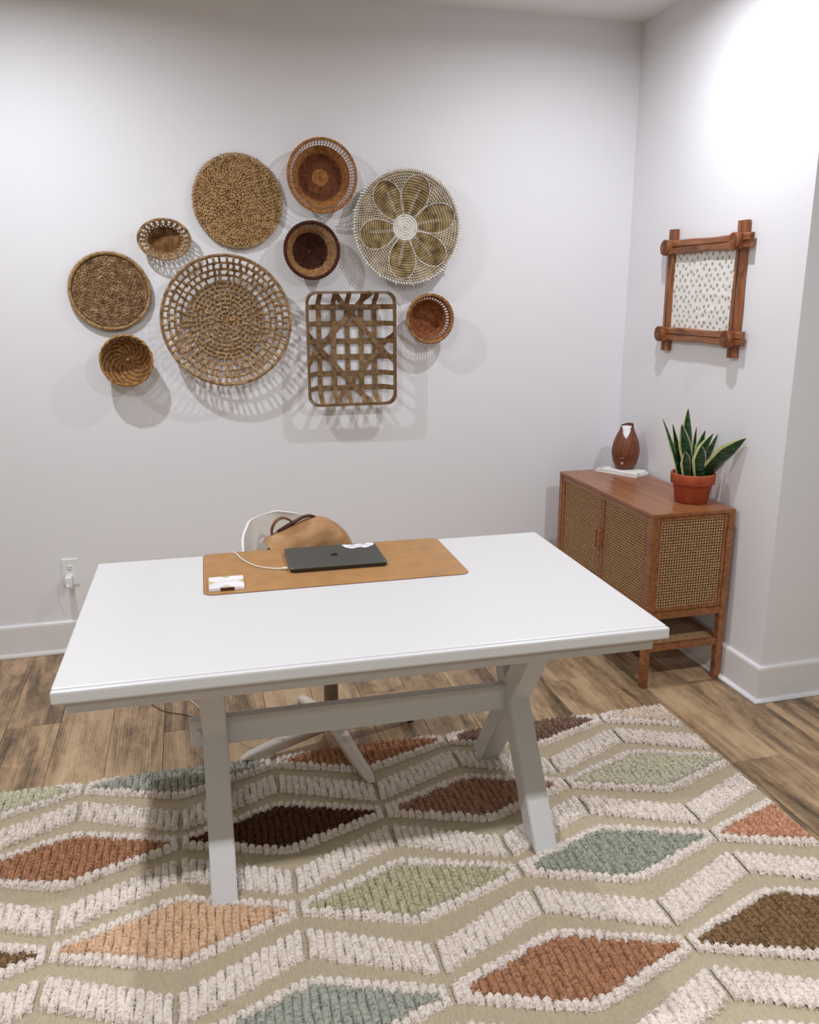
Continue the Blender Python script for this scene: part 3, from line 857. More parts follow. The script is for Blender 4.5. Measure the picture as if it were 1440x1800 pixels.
# local: x points out of the wall towards -x (negative), y along the wall, z up
YB, YF_, ZT, ZB = 0.252, -0.238, 0.185, -0.187
def bar(c, length, vertical, x0, x1, seed):
    """split-wood bar with a groove down its face and wavy edges"""
    g = np.random.default_rng(seed); n = 22
    s = np.linspace(-length / 2, length / 2, n); w0 = 0.028
    wl = w0 + 0.0018 * np.sin(s * 21 + g.uniform(0, 6)) + g.normal(0, 0.0005, n)
    wr = w0 + 0.0022 * np.sin(s * 16 + g.uniform(0, 6)) + g.normal(0, 0.0005, n)
    sec = [(-1, x0), (-1, x1 + 0.006), (-0.82, x1), (-0.1, x1 - 0.001), (-0.03, x1 + 0.005), (0.06, x1 + 0.005), (0.13, x1 - 0.001), (0.82, x1), (1, x1 + 0.006), (1, x0)]
    P = np.empty((n, len(sec), 3))
    for j, (q, x) in enumerate(sec):
        off = np.where(q < 0, q * wl, q * wr)
        P[:, j, 0] = x
        P[:, j, 1] = c[0] + (off if vertical else s); P[:, j, 2] = c[1] + (s if vertical else off)
    b = MB(); b.grid(P, wrap=True); k = len(sec)
    b.add(P[0], [tuple(range(k))[::-1]]); b.add(P[-1], [tuple(range(k))])
    return b
for i, y in enumerate((YB, YF_)): bar((y, 0.0), 0.525, True, -0.004, -0.024, 5 + i).build('frame_bar', M['frame_wood'], t)
for i, z in enumerate((ZT, ZB)): bar((0.006, z), 0.625, False, -0.012, -0.034, 9 + i).build('frame_bar', M['frame_wood_across'], t)
for y in (YB, YF_):
    for z in (ZT, ZB):
        b = MB(); b.box((-0.037, y, z), (0.022, 0.062, 0.062), 0.006)
        ro = b.build('corner_block', M['frame_wood'], t)
        b = MB(); pr = [(0.034, 0.0), (0.034, 0.010), (0.031, 0.0125)]
        for r in (0.0265, 0.0205, 0.0145, 0.0085):
            pr += [(r + 0.0012, 0.0128), (r + 0.0008, 0.0085), (r - 0.0010, 0.0085), (r - 0.0016, 0.0128)]
        pr.append((0.0030, 0.0128))
        pr.append((0.0003, 0.0125))
        a = np.arange(36) * 2 * PI / 36; pr = np.array(pr)
        V = np.stack([np.repeat(-0.046 - pr[:, 1][:, None], 36, 1), y + pr[:, 0][:, None] * np.cos(a), z + pr[:, 0][:, None] * np.sin(a)], -1)
        b.grid(V[:, ::-1], wrap=True); b.build('carved_rosette', M['frame_wood'], ro)
def m_print():
    m = NT('printed_cloth'); m.set(Roughness=0.9, Specular_IOR_Level=0.1)
    tc = m.n('ShaderNodeTexCoord'); mp = m.n('ShaderNodeMapping'); mp.inputs['Rotation'].default_value = (PI / 4, 0, 0)
    m.l(tc.outputs['Object'], mp.inputs[0])
    sp = m.n('ShaderNodeSeparateXYZ'); m.l(mp.outputs[0], sp.inputs[0])
    cb = m.n('ShaderNodeCombineXYZ'); m.l(sp.outputs['Y'], cb.inputs['X']); m.l(sp.outputs['Z'], cb.inputs['Y'])
    vo = m.n('ShaderNodeTexVoronoi', i_Scale=33.0, i_Randomness=0.45); vo.voronoi_dimensions = '2D'
    m.l(cb.outputs[0], vo.inputs['Vector'])
    nz = m.n('ShaderNodeTexNoise', i_Scale=210.0, i_Detail=1.0); m.l(cb.outputs[0], nz.inputs['Vector'])
    ad = m.n('ShaderNodeMath', operation='MULTIPLY_ADD'); ad.inputs[1].default_value = 0.38
    m.l(nz.outputs['Fac'], ad.inputs[0]); m.l(vo.outputs['Distance'], ad.inputs[2])
    msk = m.ramp([(0.22, (0, 0, 0, 1)), (0.29, (1, 1, 1, 1)), (0.37, (1, 1, 1, 1)), (0.46, (0, 0, 0, 1))]); m.l(ad.outputs[0], msk.inputs[0])
    colr = m.ramp([(0.0, '#98876e'), (0.35, '#8b9074'), (0.7, '#a8957c')], 'CONSTANT'); m.l(vo.outputs['Color'], colr.inputs[0])
    mix = m.n('ShaderNodeMix', data_type='RGBA'); mix.inputs[6].default_value = lin('#f0ece8')
    m.l(msk.outputs[0], mix.inputs[0]); m.l(colr.outputs[0], mix.inputs[7]); m.l(mix.outputs[2], m.b.inputs['Base Color'])
    return m.m
n, mm = 40, 46
yy = np.linspace(YF_ + 0.015, YB - 0.015, n); zz = np.linspace(ZB + 0.015, ZT - 0.015, mm)
Y, Z = np.meshgrid(yy, zz, indexing='ij')
X = -0.013 - 0.0018 * np.exp(-((Z + 0.02 - 0.09 * (Y + 0.15)) / 0.006) ** 2) * (Y < 0.02) - 0.0022 * np.exp(-((Z + 0.085 + 0.1 * (Y + .03)) / 0.008) ** 2) * (np.abs(Y + .06) < 0.1) - 0.002 * np.exp(-((Z + 0.12 + 0.25 * (Y + .05)) / 0.008) ** 2) * (np.abs(Y + .07) < 0.09) - 0.0008 * np.sin(Y * 60) * np.sin(Z * 35)
b = MB(); b.grid(np.stack([X, Y, Z], -1)[:, ::-1]); b.build('printed_cloth', m_print(), t, True)
one_box('backing_board', (-0.008, 0.007, 0), (0.006, 0.46, 0.36), M['beige'], t)

# ---------------------------------------------------------------- cane cabinet
CX0, CX1, CY0, CY1, CZ = -0.395, -0.020, -1.030, -0.160, 0.750
cab = thing('cane_cabinet', 'red brown wooden cabinet with woven cane doors, in the corner on the right', 'cabinet', (CX0, CY0, 0), 0)
W_, D_ = CX1 - CX0, CY1 - CY0
Pw = 0.030
one_box('top_panel', (W_ / 2, D_ / 2, CZ - 0.008), (W_, D_, 0.016), M['cab'], cab, 0.0025)
for x in (Pw / 2, W_ - Pw / 2):
    for y in (Pw / 2, D_ - Pw / 2):
        one_box('leg', (x, y, (CZ - 0.016) / 2), (Pw, Pw, CZ - 0.016), M['cab'], cab, 0.003)
ZB0, ZB1 = 0.300, 0.330
one_box('rail', (W_ / 2, Pw / 2, (ZB0 + ZB1) / 2), (W_ - 2 * Pw, Pw - 0.004, ZB1 - ZB0), M['cab'], cab, 0.002)
one_box('rail', (W_ / 2, D_ - Pw / 2, (ZB0 + ZB1) / 2), (W_ - 2 * Pw, Pw - 0.004, ZB1 - ZB0), M['cab'], cab, 0.002)
one_box('rail', (Pw / 2, D_ / 2, (ZB0 + ZB1) / 2), (Pw - 0.004, D_ - 2 * Pw, ZB1 - ZB0), M['cab'], cab, 0.002)
one_box('rail', (W_ - Pw / 2, D_ / 2, (ZB0 + ZB1) / 2), (Pw - 0.004, D_ - 2 * Pw, ZB1 - ZB0), M['cab'], cab, 0.002)
one_box('bottom_panel', (W_ / 2, D_ / 2, ZB1 - 0.008), (W_ - 2 * Pw, D_ - 2 * Pw, 0.012), M['cab_dark'], cab)
one_box('back_panel', (W_ - 0.012, D_ / 2, (ZB1 + CZ - 0.016) / 2), (0.008, D_ - 2 * Pw, CZ - 0.016 - ZB1), M['cab_dark'], cab)
one_box('side_panel', (W_ / 2, D_ - 0.012, (ZB1 + CZ - 0.016) / 2), (W_ - 2 * Pw, 0.010, CZ - 0.016 - ZB1), M['cab'], cab)
def cane(o, ux, uz, w, h, pitch=0.0118, wd=0.0052, amp=0.0010):
    """square cane webbing, strips woven over and under; o corner, ux/uz in-plane axes"""
    o = np.array(o, float); ux = np.array(ux, float); uz = np.array(uz, float); nn = np.cross(ux, uz)
    nx, nz = int(w / pitch), int(h / pitch); px, pz = w / nx, h / nz
    b = MB()
    def strip(base, along, across, L, m, ph):
        s = np.linspace(0, L, 2 * m + 1); z = amp * np.cos(np.arange(2 * m + 1) * PI / 2 * 2 / 2 + ph)
        z = amp * np.where(np.arange(2 * m + 1) % 2 == 1, np.where((np.arange(2 * m + 1) // 2 + ph) % 2 == 0, 1.0, -1.0), 0.0)
        c = base + along * s[:, None] + nn * z[:, None]
        t_ = nn * 0.0004
        P = np.stack([c - across * wd / 2 - t_, c - across * wd / 2 * .6 + t_, c + across * wd / 2 * .6 + t_, c + across * wd / 2 - t_], 1)
        b.grid(P)
    for i in range(nx): strip(o + ux * (i + 0.5) * px, uz, ux, h, nz, i)
    for j in range(nz): strip(o + uz * (j + 0.5) * pz, ux, uz, w, nx, j + 1)
    return b
# doors on the long face (towards -x)
dz0, dz1 = ZB1 + 0.002, CZ - 0.018
ymid = D_ / 2 - 0.005
for k, (y0, y1) in enumerate(((Pw + 0.002, ymid - 0.0015), (ymid + 0.0015, D_ - Pw - 0.002))):
    d = MB(); st = 0.020; th = 0.018; xc = 0.004 + th / 2
    d.box((xc, y0 + st / 2, (dz0 + dz1) / 2), (th, st, dz1 - dz0), 0.002); d.box((xc, y1 - st / 2, (dz0 + dz1) / 2), (th, st, dz1 - dz0), 0.002)
    d.box((xc, (y0 + y1) / 2, dz0 + st / 2), (th, y1 - y0 - 2 * st, st), 0.002); d.box((xc, (y0 + y1) / 2, dz1 - st / 2), (th, y1 - y0 - 2 * st, st), 0.002)
    do = d.build('door', M['cab'], cab)
    stuff(cane((0.010, y1 - st, dz0 + st), (0, -1, 0), (0, 0, 1), y1 - y0 - 2 * st, dz1 - dz0 - 2 * st).build('cane_webbing', M['cane'], do))
    hy = (y1 - 0.012) if k == 0 else (y0 + 0.012)
    one_box('handle', (-0.006, hy, 0.535), (0.022, 0.016, 0.085), M['cab'], do, 0.003)
    one_box('door_back', (0.024, (y0 + y1) / 2, (dz0 + dz1) / 2), (0.004, y1 - y0 - 0.01, dz1 - dz0 - 0.01), M['cab_dark'], do)
# cane side panel facing the camera
d = MB(); st = 0.014; y = 0.014
d.box((Pw + st / 2, y, (dz0 + dz1) / 2), (st, 0.018, dz1 - dz0), 0.002); d.box((W_ - Pw - st / 2, y, (dz0 + dz1) / 2), (st, 0.018, dz1 - dz0), 0.002)
d.box((W_ / 2, y, dz0 + st / 2), (W_ - 2 * Pw - 2 * st, 0.018, st), 0.002); d.box((W_ / 2, y, dz1 - st / 2), (W_ - 2 * Pw - 2 * st, 0.018, st), 0.002)
so = d.build('side_panel', M['cab'], cab)
stuff(cane((Pw + st, 0.010, dz0 + st), (1, 0, 0), (0, 0, 1), W_ - 2 * Pw - 2 * st, dz1 - dz0 - 2 * st).build('cane_webbing', M['cane'], so))
one_box('panel_back', (W_ / 2, 0.026, (dz0 + dz1) / 2), (W_ - 2 * Pw, 0.004, dz1 - dz0), M['cab_dark'], so)
# open lower shelf
ZS = 0.172
sh = MB()
sh.box((W_ / 2, Pw / 2, ZS), (W_ - 2 * Pw, Pw - 0.006, 0.026), 0.002); sh.box((W_ / 2, D_ - Pw / 2, ZS), (W_ - 2 * Pw, Pw - 0.006, 0.026), 0.002)
sh.box((Pw / 2, D_ / 2, ZS), (Pw - 0.006, D_ - 2 * Pw, 0.026), 0.002); sh.box((W_ - Pw / 2, D_ / 2, ZS), (Pw - 0.006, D_ - 2 * Pw, 0.026), 0.002)
sho = sh.build('shelf', M['cab'], cab)
stuff(cane((Pw - 0.004, Pw - 0.004, ZS + 0.008), (1, 0, 0), (0, 1, 0), W_ - 2 * Pw + 0.008, D_ - 2 * Pw + 0.008, 0.0125, 0.0075).build('cane_webbing', M['cane'], sho))

# ---------------------------------------------------------------- snake plant in a terracotta pot
POT = (-0.122, -0.865)
t = thing('potted_snake_plant', 'snake plant with yellow-edged leaves in terracotta pot, on the cane cabinet', 'potted plant', (POT[0], POT[1], CZ), 0)
b = MB(); b.lathe([(0.94 * r_, 0.94 * z_) for r_, z_ in [(0.0005, 0.0), (0.066, 0.0), (0.0705, 0.004), (0.0835, 0.082), (0.0845, 0.083), (0.0925, 0.084), (0.0945, 0.087), (0.0965, 0.128), (0.0945, 0.132), (0.088, 0.132), (0.086, 0.128), (0.082, 0.10), (0.0005, 0.10)]], 56)
b.build('pot', M['terracotta'], t, True)
b = MB()
g = np.random.default_rng(2); rr = np.linspace(0.0005, 0.0795, 8); a = np.arange(28) * 2 * PI / 28
Z = 0.105 + 0.006 * (1 - (rr / 0.086) ** 2)[:, None] + g.normal(0, 0.0015, (8, 28))
b.grid(np.stack([rr[:, None] * np.cos(a), rr[:, None] * np.sin(a), Z], -1), wrap=True); b.build('soil', M['soil'], t, True)
# base (x, y, z), tip (x, y, z), widest half width, facing turn, curl
LEAVES = [((-0.185, -0.865), (-0.285, -0.865, 1.105), 0.012, 0.5, -0.035), ((-0.125, -0.838), (-0.148, -0.830, 1.137), 0.024, 0.1, 0.0),
          ((-0.158, -0.835), (-0.218, -0.835, 1.076), 0.012, 0.2, -0.012), ((-0.140, -0.880), (-0.209, -0.885, 1.082), 0.023, 0.0, -0.01),
          ((-0.100, -0.835), (-0.098, -0.825, 1.058), 0.013, 0.4, 0.0), ((-0.104, -0.842), (-0.066, -0.842, 1.045), 0.016, -0.2, 0.01),
          ((-0.118, -0.878), (-0.060, -0.890, 1.038), 0.027, 0.2, 0.02), ((-0.062, -0.835), (0.000 - 0.006, -0.845, 1.026), 0.013, -0.2, 0.01),
          ((-0.078, -0.865), (0.094 - 0.104, -0.93, 1.042), 0.001, 0, 0), ((-0.112, -0.905), (-0.133, -0.925, 0.998), 0.027, 0.05, 0.0),
          ((-0.078, -0.895), (-0.012, -0.915, 0.915), 0.012, 0.0, 0.01), ((-0.168, -0.895), (-0.202, -0.915, 0.976), 0.020, 0.1, -0.01)]
def leaf(base, tip, hw, turn, curl, seed):
    hw = hw * 1.3
    g = np.random.default_rng(seed); n, m = 18, 9
    p0 = np.array([base[0], base[1], CZ + 0.102]); p1 = np.array(tip)
    s = np.linspace(0, 1, n)[:, None]
    side = np.array([math.cos(turn), math.sin(turn), 0.0])
    mid = (p0 + p1) / 2 + np.array([-curl, 0.0, 0.0])
    if abs(curl) > 0.02: mid = (p0 + p1) / 2 + np.array([curl * -0.8, 0, -0.01])
    C = (1 - s) ** 2 * p0 + 2 * s * (1 - s) * mid + s ** 2 * p1
    w = hw * np.clip(0.62 + 0.9 * s[:, 0] - 0.55 * s[:, 0] ** 2, 0, 1) * np.clip((1 - s[:, 0]) * 2.6, 0, 1) ** 0.75 + 0.0006
    tan = np.gradient(C, axis=0); tan /= np.linalg.norm(tan, axis=1)[:, None]
    sd = side - tan * (tan @ side)[:, None]; sd /= np.linalg.norm(sd, axis=1)[:, None]
    nr = np.cross(tan, sd)
    q = np.array([-1, -0.74, -0.72, -0.4, 0, 0.4, 0.72, 0.74, 1.0])
    P = C[:, None, :] + sd[:, None, :] * (q[None, :, None] * w[:, None, None]) + nr[:, None, :] * ((0.45 * q ** 2)[None, :, None] * w[:, None, None]) 
    P += nr[:, None, :] * (0.0015 * np.sin(s * 14 + seed))[:, None, :] if False else 0
    T_ = 0.0012
    b = MB()
    for sg in (1, -1):
        Q = P + nr[:, None, :] * (sg * T_ * (1 - np.abs(q))[None, :, None])
        Q = Q - np.array([POT[0], POT[1], CZ])
        for c0, c1, mt in ((0, 2, 1), (1, 8, 0), (7, 9, 1)):
            sub = Q[:, c0:c1] if sg > 0 else Q[:, c0:c1][:, ::-1]
            b.grid(sub, mt)
    return b.build('leaf', [M['leaf'], M['leaf_edge']], t, True)
for i, L in enumerate(LEAVES):
    if i == 8: L = ((-0.085, -0.885), (0.000 - 0.012, -1.035, 1.040), 0.034, -0.25, 0.012)
    leaf(*L, 20 + i)

# ---------------------------------------------------------------- folded towel and wooden diffuser
TW = (-0.118, -0.268)
t = thing('folded_towel', 'folded white tea towel with thin dark stripes, lying under the wooden diffuser', 'towel', (TW[0], TW[1], CZ), math.atan2(0.87, -0.49))
def sheet(name, w, d, z, h, seed, mats, stripe=False):
    g = np.random.default_rng(seed); n, m = 26, 16
    x = np.linspace(-1, 1, n); y = np.linspace(-1, 1, m)
    X, Y = np.meshgrid(x, y, indexing='ij')
    dz = 0.0013 * np.sin(X * 5 + seed) * np.cos(Y * 4 + seed * 2) + g.normal(0, 0.0002, X.shape)
    edge = np.maximum(np.abs(X), np.abs(Y)); top = z + h - h * 0.6 * np.clip((edge - 0.9) / 0.1, 0, 1) ** 2
    wob = 1 + 0.012 * np.sin(Y * 7 + seed) * (np.abs(X) > .9)
    b = MB()
    U_ = np.stack([X * w / 2 * wob, Y * d / 2, top + dz], -1); L_ = np.stack([X * w / 2 * wob, Y * d / 2, np.full_like(X, z)], -1)
    b.grid(U_); b.grid(L_[:, ::-1])
    def ring(Q): return np.concatenate([Q[:, 0], Q[-1, 1:], Q[-2::-1, -1], Q[0, -2:0:-1]])
    A, B = ring(U_), ring(L_); k = len(A)
    b.add(np.concatenate([A, B]), [(i, (i + 1) % k, k + (i + 1) % k, k + i)[::-1] for i in range(k)])
    if stripe:
        for xx in (0.80, 0.86):
            i = int((xx + 1) / 2 * (n - 1))
            b.grid(np.stack([np.stack([U_[i, :, 0] + o, U_[i, :, 1], U_[i, :, 2] + 0.0006], -1) for o in (-0.0012, 0.0012)], 0), 1)
    return b.build(name, mats, t, True)
sheet('towel_fold', 0.232, 0.118, 0.0, 0.006, 1, [M['cloth'], M['cloth_stripe']])
sheet('towel_fold', 0.226, 0.113, 0.006, 0.006, 2, [M['cloth'], M['cloth_stripe']])
sheet('towel_fold', 0.214, 0.108, 0.012, 0.007, 3, [M['cloth'], M['cloth_stripe']], True)
DZ = CZ + 0.0205
t = thing('wooden_diffuser', 'bud shaped wood grain diffuser standing on folded white towel', 'diffuser', (-0.100, -0.262, DZ), 0)
prof = [(0.0005, 0.0), (0.042, 0.0), (0.046, 0.004), (0.058, 0.032), (0.0665, 0.075), (0.066, 0.100), (0.060, 0.130), (0.049, 0.160), (0.038, 0.182), (0.032, 0.198), (0.030, 0.212)]
pr, _ = resample(prof, 46); seg = 72
a = np.arange(seg) * 2 * PI / seg
def notch(theta, z):                       # V cut, opening towards the camera's left front
    d = (theta - math.radians(238) + PI) % (2 * PI) - PI
    return z > 0.150 and abs(d) < 0.012 + (z - 0.150) / 0.060 * 0.85
b = MB()
V = np.stack([pr[:, 0][:, None] * np.cos(a), pr[:, 0][:, None] * np.sin(a), np.repeat(pr[:, 1][:, None], seg, 1)], -1)
# top edge rises to a petal tip on the right side
V[:, :, 2] += np.where(pr[:, 1][:, None] > 0.17, (pr[:, 1][:, None] - 0.17) * 0.18 * np.cos(a - math.radians(20))[None, :], 0)
Vi = V * np.array([0.95, 0.95, 1.0])
F, FI = [], []
for i in range(len(pr) - 1):
    for j in range(seg):
        if notch(a[j] + PI / seg, (pr[i, 1] + pr[i + 1, 1]) / 2): continue
        j2 = (j + 1) % seg
        F.append((i * seg + j, i * seg + j2, (i + 1) * seg + j2, (i + 1) * seg + j))
b.add(V.reshape(-1, 3), F); b.add(Vi.reshape(-1, 3), [f[::-1] for f in F])
b.build('shell', M['diffuser'], t, True)
b = MB(); b.lathe([(p[0] * 0.90, p[1]) for p in prof[3:-1]] + [(0.027, 0.206), (0.022, 0.203), (0.019, 0.190)], 40); b.build('inner_cone', M['plastic'], t, True)
ang = math.radians(228)
rp = lambda z: float(np.interp(z, [p[1] for p in prof], [p[0] for p in prof]))
def on_body(name, z, w, h, dpt, mat, rnd_=False):
    r = rp(z); b = MB(); n_ = Vector((math.cos(ang), math.sin(ang), 0))
    if rnd_:
        b.lathe([(0.0003, 0.006), (w * 0.6, 0.0055), (w, 0.002), (w, -0.004)], 20)
        q = n_.to_track_quat('Z', 'Y').to_matrix()
        b.v = [x @ np.array(q).T + np.array([r * n_.x, r * n_.y, z]) for x in b.v]
    else: b.box((r * n_.x, r * n_.y, z), (dpt, w, h), 0.001, Matrix.Rotation(ang, 3, 'Z'))
    return b.build(name, mat, t, rnd_)
on_body('button_ring', 0.034, 0.0105, 0, 0, M['diffuser'], True)
o = on_body('power_button', 0.034, 0.0062, 0, 0, M['chrome'], True); o['label'] = 'chrome push button'; o.location = (0.003 * math.cos(ang), 0.003 * math.sin(ang), 0)
o = on_body('name_plate', 0.060, 0.020, 0.0045, 0.003, m_plain('plate_metal', '#a3917f', 0.4, 0.4)); 

# ---------------------------------------------------------------- white trestle desk
TC = (-1.718, -1.625); TROT = -0.020; TZ = 0.7685
TWD, TDP, TTH = 1.486, 0.914, 0.0315
t = thing('trestle_desk', 'white painted desk on crossed trestle legs, standing on the rug', 'table', (TC[0], TC[1], 0), TROT)
hw, hd = TWD / 2, TDP / 2
b = MB(); b.box((0, 0.0085, TZ - TTH / 2), (TWD, TDP - 0.017, TTH), 0.005); b.build('tabletop', M['white_paint'], t)
b = MB(); b.box((0, -hd + 0.008, TZ - TTH / 2 - 0.0004), (TWD, 0.0165, TTH - 0.0008), 0.005); b.build('edge_molding', M['white_paint'], t)
zt = TZ - TTH
for (c, s_) in (((0, -hd + 0.048, zt - 0.021), (TWD - 0.046, 0.020, 0.042)), ((0, hd - 0.048, zt - 0.021), (TWD - 0.046, 0.020, 0.042)),
               ((-hw + 0.033, 0, zt - 0.021), (0.020, TDP - 0.116, 0.042)), ((hw - 0.033, 0, zt - 0.021), (0.020, TDP - 0.116, 0.042))):
    one_box('apron', c, s_, M['white_paint'], t, 0.002)
Z0 = 0.013; ztop = zt - 0.0
def crossleg(x, f, k):
    """straight leg running from a foot to the opposite top side, cut level at both ends"""
    y0, y1 = (-0.283, -0.193) if f else (0.323, 0.233)
    ya, yb = (0.235, 0.325) if f else (-0.195, -0.285)
    w = 0.0345 - 0.0006 * k
    P = []
    for (ys, z) in (((y0, y1), Z0), ((ya, yb), ztop)):
        for xx in (x - w, x + w):
            for yv in ys: P.append((xx, yv, z))
    P = np.array(P)
    bm = bmesh.new(); vs = [bm.verts.new(p) for p in P]
    for fc in ((0, 2, 3, 1), (4, 5, 7, 6), (0, 1, 5, 4), (2, 6, 7, 3), (0, 4, 6, 2), (1, 3, 7, 5)): bm.faces.new([vs[i] for i in fc])
    bmesh.ops.recalc_face_normals(bm, faces=bm.faces)
    bmesh.ops.bevel(bm, geom=list(bm.edges), offset=0.003, segments=2, affect='EDGES'); bm.verts.index_update()
    mb = MB(); mb.add(np.array([v.co[:] for v in bm.verts]), [tuple(v.index for v in q.verts) for q in bm.faces]); bm.free()
    return mb.build('leg', M['white_paint'], t)
for x in (-0.411, 0.511):
    crossleg(x, True, 0); crossleg(x, False, 1)
    one_box('cleat', (x, 0.02, zt - 0.020), (0.066, 0.72, 0.040), M['white_paint'], t, 0.002)
SZ0, SZ1 = 0.332, 0.418
b = MB(); b.box((0.030, 0.020, (SZ0 + SZ1) / 2), (1.022, 0.030, SZ1 - SZ0), 0.004); st = b.build('stretcher', M['white_paint'], t)
b = MB(); b.lathe([(0.0003, 0.0), (0.009, -0.0005), (0.011, -0.004), (0.011, -0.02)], 20); b.v = [np.c_[x[:, 0], -x[:, 2], x[:, 1]] + np.array([-0.456, -0.002, 0.378]) for x in b.v]
b.build('peg', M['white_paint'], st, True)

# things on the desk are placed in the desk's own frame
def on_desk(u, v, z=TZ):
    c, s_ = math.cos(TROT), math.sin(TROT)
    return (TC[0] + u * c - v * s_, TC[1] + u * s_ + v * c, z)
def rpoly(w, d, r, n=8): return rrect(w / 2, d / 2, r, n)
MU, MV = -0.021, 0.2665
t = thing('desk_mat', 'tan leather desk mat lying along the back of the desk', 'desk mat', on_desk(MU, MV), TROT)
b = MB(); p = rpoly(0.793, 0.395, 0.030); b.prism(p, 0.0, 0.0022); b.build('mat_sheet', M['leather'], t)
b = MB(); n = len(p); b.tube(np.c_[p, np.full(n, 0.0012)], 0.0012, 5, True, ref=(0, 0, 1)); b.build('stitched_edge', M['leather_edge'], t, True)
MT = TZ + 0.0024
# laptop
t = thing('laptop', 'closed dark grey laptop with a white sticker, lying on the tan mat', 'laptop', on_desk(-0.007, 0.308, MT), TROT)
b = MB(); b.prism(rpoly(0.302, 0.212, 0.011), 0.0012, 0.0100); bo = b.build('base', M['laptop_dark'], t)
b = MB()
p0, p1, p2 = rpoly(0.304, 0.214, 0.012), rpoly(0.304, 0.214, 0.012), rpoly(0.3005, 0.2105, 0.011)
P = np.stack([np.c_[p0, np.full(len(p0), 0.0108)], np.c_[p1, np.full(len(p1), 0.0145)], np.c_[p2, np.full(len(p2), 0.0158)]], 0)
b.grid(P, wrap=True); k = len(p0); b.add(P[2], [tuple(range(k))]); b.add(P[0], [tuple(range(k))[::-1]])
lid = b.build('lid', M['laptop'], t)
for x in (-0.13, 0.13):
    for y in (-0.085, 0.085):
        b = MB(); b.lathe([(0.0003, 0), (0.006, 0), (0.006, 0.0014)], 14); b.v = [q + np.array([x, y, 0]) for q in b.v]; b.build('rubber_foot', M['ink'], bo)
# fruit emblem on the lid, bitten on one side, with a leaf
def arcs():
    body = []
    for a_ in np.linspace(0, 2 * PI, 48, endpoint=False):
        r = 0.0125 * (1 + 0.10 * abs(math.cos(a_)) - 0.12 * math.exp(-((a_ - PI / 2) / 0.35) ** 2) - 0.10 * math.exp(-((a_ - 3 * PI / 2) / 0.3) ** 2))
        x, y = r * math.cos(a_), r * math.sin(a_) * 1.02
        dx, dy = x - 0.0175, y - 0.0015
        dd = math.hypot(dx, dy)
        if dd < 0.0075: x, y = 0.0175 + dx / dd * 0.0075, 0.0015 + dy / dd * 0.0075
        body.append((x, y))
    return body
b = MB(); b.prism(arcs(), 0.0158, 0.0161)
lf = [(0.0, 0.0125), (0.0008, 0.0165), (0.0035, 0.0195), (0.006, 0.0205), (0.0055, 0.017), (0.003, 0.0138)]
b.prism(lf[::-1], 0.0158, 0.0161); b.build('emblem', M['logo'], lid)
# sticker: wavy white cut-out with black script
ol = [(0.040, 0.098), (0.044, 0.080), (0.050, 0.066), (0.066, 0.052), (0.082, 0.058), (0.098, 0.062), (0.108, 0.052), (0.122, 0.058), (0.132, 0.068), (0.143, 0.078), (0.147, 0.090), (0.143, 0.100), (0.128, 0.103), (0.105, 0.100), (0.085, 0.099), (0.062, 0.096), (0.050, 0.100)]
pts = []
for i in range(len(ol)):
    a_, b_, c_, d_ = [np.array(ol[(i + k) % len(ol)]) for k in (-1, 0, 1, 2)]
    for s_ in (0, 0.34, 0.67):
        pts.append(0.5 * (2 * b_ + (c_ - a_) * s_ + (2 * a_ - 5 * b_ + 4 * c_ - d_) * s_ ** 2 + (-a_ + 3 * b_ - 3 * c_ + d_) * s_ ** 3))
b = MB(); b.prism(pts, 0.0158, 0.0161); stk = b.build('sticker', M['paper_white'], lid); stk['label'] = 'white cut-out sticker with black script'
b = MB(); u = np.linspace(0, 1, 70)
b.tube(np.c_[0.056 + 0.076 * u, 0.0745 + 0.008 * u + 0.0042 * np.sin(u * 42), np.full(70, 0.0162) ], 0.0009, 4, ref=(0, 0, 1), flat=0.2)
for x, y, l in ((0.075, 0.090, 0.006), (0.112, 0.095, 0.008)):
    b.prism([(x - l, y - 0.0015), (x + l, y - 0.002), (x + l * 0.9, y + 0.0022), (x - l * 0.7, y + 0.002)], 0.0161, 0.0163)
b.build('script', M['ink'], stk)
# coaster
t = thing('coaster', 'square white stone coaster with tan triangles, at the left end of the mat', 'coaster', on_desk(-0.352, 0.144, MT), TROT)
b = MB(); b.box((0, 0, 0.005), (0.101, 0.101, 0.010), 0.0012); b.build('slab', M['marble'], t)
for (pl, mt, nm) in (([(-0.0502, -0.017), (-0.0502, 0.017), (-0.030, 0.0)], 'beige', 'inlay'), ([(0.0502, 0.017), (0.0502, -0.017), (0.032, 0.0)], 'beige', 'inlay'),
                     ([(-0.018, 0.0502), (0.018, 0.0502), (0.0, 0.032)][::-1], 'beige', 'inlay'), ([(-0.021, -0.0502), (0.021, -0.0502), (0.0, -0.028)], 'beige', 'inlay')):
    b = MB(); b.prism(pl, 0.0090, 0.01025); b.build(nm, M[mt], t)
b = MB(); b.box((0.002, -0.0500, 0.0050), (0.040, 0.0016, 0.0092), 0); o = b.build('inlay', M['walnut'], t); o['label'] = 'dark walnut inlay in the front edge'

